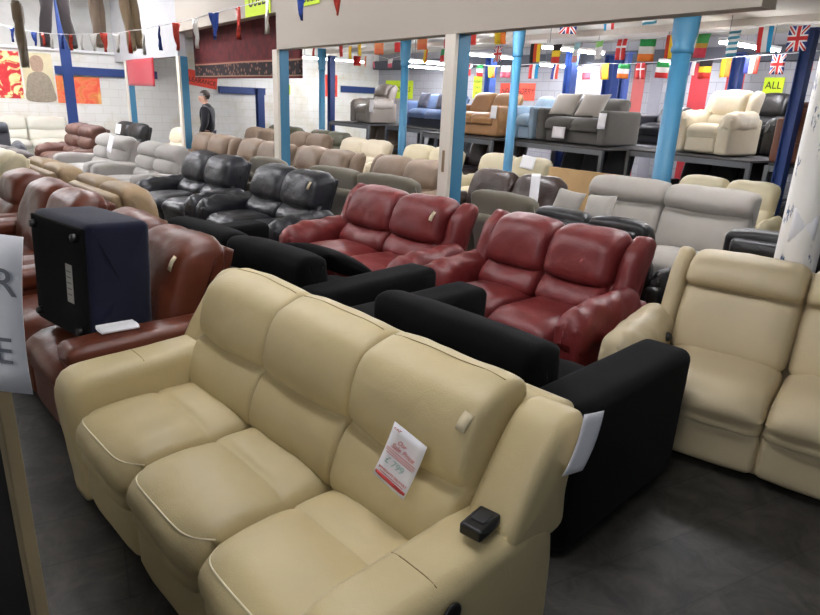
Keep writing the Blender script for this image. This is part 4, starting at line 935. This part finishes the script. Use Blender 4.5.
def flag_string(label, X, rows, dz=0):
    R = thing('flag_bunting', label, 'bunting', (X, rows[len(rows)//2][0], rows[len(rows)//2][1]+dz))
    o = R.location.copy(); rs = sorted(rows)
    pts = [(X, rs[0][0]-.3, rs[0][1]+.02)]+[(X, y, z) for y, z, w, h, k in rs]+[(X, rs[-1][0]+.3, rs[-1][1]+.02)]
    obj('cord', tube([Vector(p)+Vector((0, 0, dz))-o for p in pts], .005, 6), paper, R)
    for i, (y, z, w, h, k) in enumerate(rows):
        w = min(w, .26); h = min(h, .3)
        f = obj('flag', sheet(w, h, .01, 6, 6, .001, i, .012), FL[k], R, True, Vector((X, y, z+dz-h))-o); f.rotation_euler = (D2R(random.uniform(-6, 6)), D2R(random.uniform(-3, 3)), D2R(-90+random.uniform(-25, 25)))
    return R
flag_string('upper string of large rectangular flags across the back hall', 8.3, [r for r in ROWA if r[0] < 9])
flag_string('string of red and orange flags just under the header board', 8.3, [r for r in ROWA if r[0] >= 9])
flag_string('lower string of small flags in front of the right wall', 10.6, [r for r in ROWB if r[0] < 13 and r[1] < 2.9])
KQ = 8.9/10.6
flag_string('small washed-out flags in front of the lamps, left half of the back hall', 8.9, [(y*KQ, 1.78+(z-1.78)*KQ, w*KQ, h*KQ, k) for y, z, w, h, k in ROWB if not (y < 13 and z < 2.9)])
flag_string('flags half hidden by the lower edge of the header board', 7.0, [(y, z+.15, w, .26, k) for y, z, w, h, k in ROWC])

foil = {'b': plain('blue_foil', (50, 76, 156), .25, .3, .3, 30), 'r': plain('red_foil', (206, 70, 56), .25, .3, .35, 30), 'w': plain('white_foil', (236, 230, 224), .25, .2, .12, 30)}
R = thing('pennant_bunting', 'string of shiny red, white and blue pennants across the front hall', 'bunting', (2.0, 8.3, 2.43))
o_ = R.location.copy()
pts = [(.85, 15.8, 2.9)]+[(x, y, z) for x, y, z, l, c in PEN]+[(2.75, 3.6, 2.78)]
obj('cord', tube([Vector(p)-o_ for p in pts], .004, 6), paper, R)
for i, (x, y, z, l, c) in enumerate(PEN):
    bm = bmesh.new(); w = .125
    g = []
    for j in range(7):
        v = j/6; ww = w*(1-v)+.004
        g.append([bm.verts.new((ww*(k/4-.5), .018*math.sin(k*1.9+j*.8+i)*(.4+v), -l*v)) for k in range(5)])
    for a, b in zip(g, g[1:]):
        for k in range(4): bm.faces.new((a[k], a[k+1], b[k+1], b[k]))
    r = bmesh.ops.extrude_face_region(bm, geom=bm.faces[:]); bmesh.ops.translate(bm, verts=[v for v in r['geom'] if isinstance(v, bmesh.types.BMVert)], vec=(0, .001, 0)); bmesh.ops.recalc_face_normals(bm, faces=bm.faces)
    f = obj('pennant', bm, foil[c], R, True, Vector((x, y, z))-o_); f.rotation_euler = (0, 0, D2R(-82+random.uniform(-40, 40)))

# ------------------------------------------------------------------ the person by the far wall
def skin(name, vs, es, m, parent, sub=2):
    me = bpy.data.meshes.new(name); me.from_pydata([v[:3] for v in vs], es, []); o = bpy.data.objects.new(name, me); C.objects.link(o); o.parent = parent
    md = o.modifiers.new('skin', 'SKIN'); md.use_smooth_shade = True
    for i, v in enumerate(vs):
        r = v[3]; me.skin_vertices[0].data[i].radius = r if isinstance(r, tuple) else (r, r)
    me.skin_vertices[0].data[0].use_root = True
    o.modifiers.new('sub', 'SUBSURF').levels = sub; o.modifiers['sub'].render_levels = sub
    me.materials.append(m); return o
PR = thing('person', 'person in a dark hoodie standing side-on with head bowed by the far wall', 'person', (4.75, 14.62, 0), D2R(-125))
skinm = plain('skin', (214, 168, 146), .55)
vs = [(0, 0, .95, .1), (0, .01, 1.15, .1), (0, .02, 1.36, .1), (0, -.0, 1.47, .06), (0, -.03, 1.53, .055), (0, -.055, 1.6, .1), (0, -.06, 1.69, .105),
      (0, -.14, 1.56, .035), (0, -.165, 1.62, .022)]
es = [(0, 1), (1, 2), (2, 3), (3, 4), (4, 5), (5, 6), (5, 7), (5, 8)]
def limb(base, pts):
    p = base
    for q in pts: vs.append(q); es.append((p, len(vs)-1)); p = len(vs)-1
    return p
for s in (-1, 1):
    hnd = limb(2, [(s*.17, .02, 1.37, .04), (s*.235, .03, 1.12, .04), (s*.2, -.1, .88, .036), (s*.19, -.13, .82, .032)])
    for k in range(4): limb(hnd, [(s*(.2-.018*k), -.16, .77, .009), (s*(.2-.018*k), -.16, .735-.006*(k % 2), .008)])
    limb(hnd, [(s*.165, -.16, .8, .009)])
    limb(0, [(s*.1, 0, .86, .085), (s*.11, -.01, .48, .06), (s*.115, .02, .09, .042), (s*.12, -.1, .045, .038)])
skin('body', vs, es, skinm, PR)
vs = [(0, 0, .86, .165), (0, .01, 1.1, .17), (0, .025, 1.34, .18), (0, .02, 1.45, .12)]; es = [(0, 1), (1, 2), (2, 3)]
for s in (-1, 1): limb(2, [(s*.18, .02, 1.38, .105), (s*.25, .03, 1.12, .085), (s*.205, -.09, .9, .06)])
limb(3, [(0, .09, 1.5, .08)])
skin('hoodie', vs, es, fabric('hoodie_cloth', (30, 30, 36), .1), PR)
vs = [(0, 0, .93, .14)]; es = []
for s in (-1, 1): limb(0, [(s*.1, 0, .84, .1), (s*.11, -.01, .48, .078), (s*.115, .02, .1, .06)])
skin('trousers', vs, es, fabric('dark_jeans', (30, 34, 48), .1), PR)
bm = bmesh.new(); bmesh.ops.create_uvsphere(bm, u_segments=20, v_segments=14, radius=1)
for v in bm.verts:
    x, y, z = v.co; v.co = Vector((x*.098, y*.118-.03+.01*z, z*.115+1.685)); v.co += v.co.normalized()*.004*math.sin(14*x+9*z)
bmesh.ops.delete(bm, geom=[v for v in bm.verts if v.co.z < (1.73 if v.co.y < -.06 else (1.66 if v.co.y < .0 else 1.6))], context='VERTS')
obj('hair', bm, plain('dark_hair', (44, 32, 26), .6), PR)
for s in (-1, 1):
    obj('shoe', rbox(s*.12-.05, s*.12+.05, -.18, .09, 0, .09, .035, axis='y', nx=5), plain('shoe_black', (24, 24, 26), .5), PR)

# ------------------------------------------------------------------ display panel and handwritten sign at the left front
DP = thing('display_panel', 'dark display panel with a pale edge strip standing at the lower left corner', 'panel', (.012, 1.29, 0), D2R(145))
obj('board', hbox(.012, .7, -.02, .02, 0, 1.5, .003), plain('panel_black', (22, 20, 19), .5), DP, False)
obj('edge_strip', hbox(0, .012, -.022, .022, 0, 1.5, .003), plain('beech_strip', (116, 104, 80), .5), DP, False)
SG = thing('handwritten_sign', 'white paper sign with hand drawn grey capitals taped to the dark panel', 'sign', (.031, 1.213, 1.25), D2R(-35)); SG.rotation_euler = (0, D2R(5), D2R(-35))
obj('paper', sheet(.42, .29, .015, 6, 6), paper, SG, True, (-.195, 0, 0))
text('FOR', .07, inkgrey, SG, (.008, .0005, .21), hx, 'lettering', align='RIGHT')
text('SALE', .07, inkgrey, SG, (-.004, .0005, .085), hx, 'lettering', align='RIGHT')

# ------------------------------------------------------------------ camera, world, view
cam = bpy.data.cameras.new('camera'); co = bpy.data.objects.new('camera', cam); C.objects.link(co)
Rv = Vector((0.81772463, -0.57405581, 0.0422654)); Uv = Vector((0.14675993, 0.27892828, 0.94903137)); Fv = Vector((0.55658598, 0.76984345, -0.31233492))
M = Matrix((Rv, Uv, -Fv)).transposed().to_4x4(); M.translation = Vector((0, 0, 1.78)); co.matrix_world = M
cam.sensor_fit = 'HORIZONTAL'; cam.sensor_width = 36; cam.lens = 36*630/820; cam.clip_start = .02; cam.clip_end = 100
sc = bpy.context.scene; sc.camera = co
w = bpy.data.worlds.new('world'); sc.world = w; w.use_nodes = True
w.node_tree.nodes['Background'].inputs[0].default_value = (.75, .85, 1, 1); w.node_tree.nodes['Background'].inputs[1].default_value = .14
sc.view_settings.view_transform = 'Standard'; sc.view_settings.look = 'None'; sc.view_settings.gamma = 1; sc.view_settings.use_curve_mapping = False
sc.view_settings.exposure = 1.1
sc.cycles.use_denoising = True
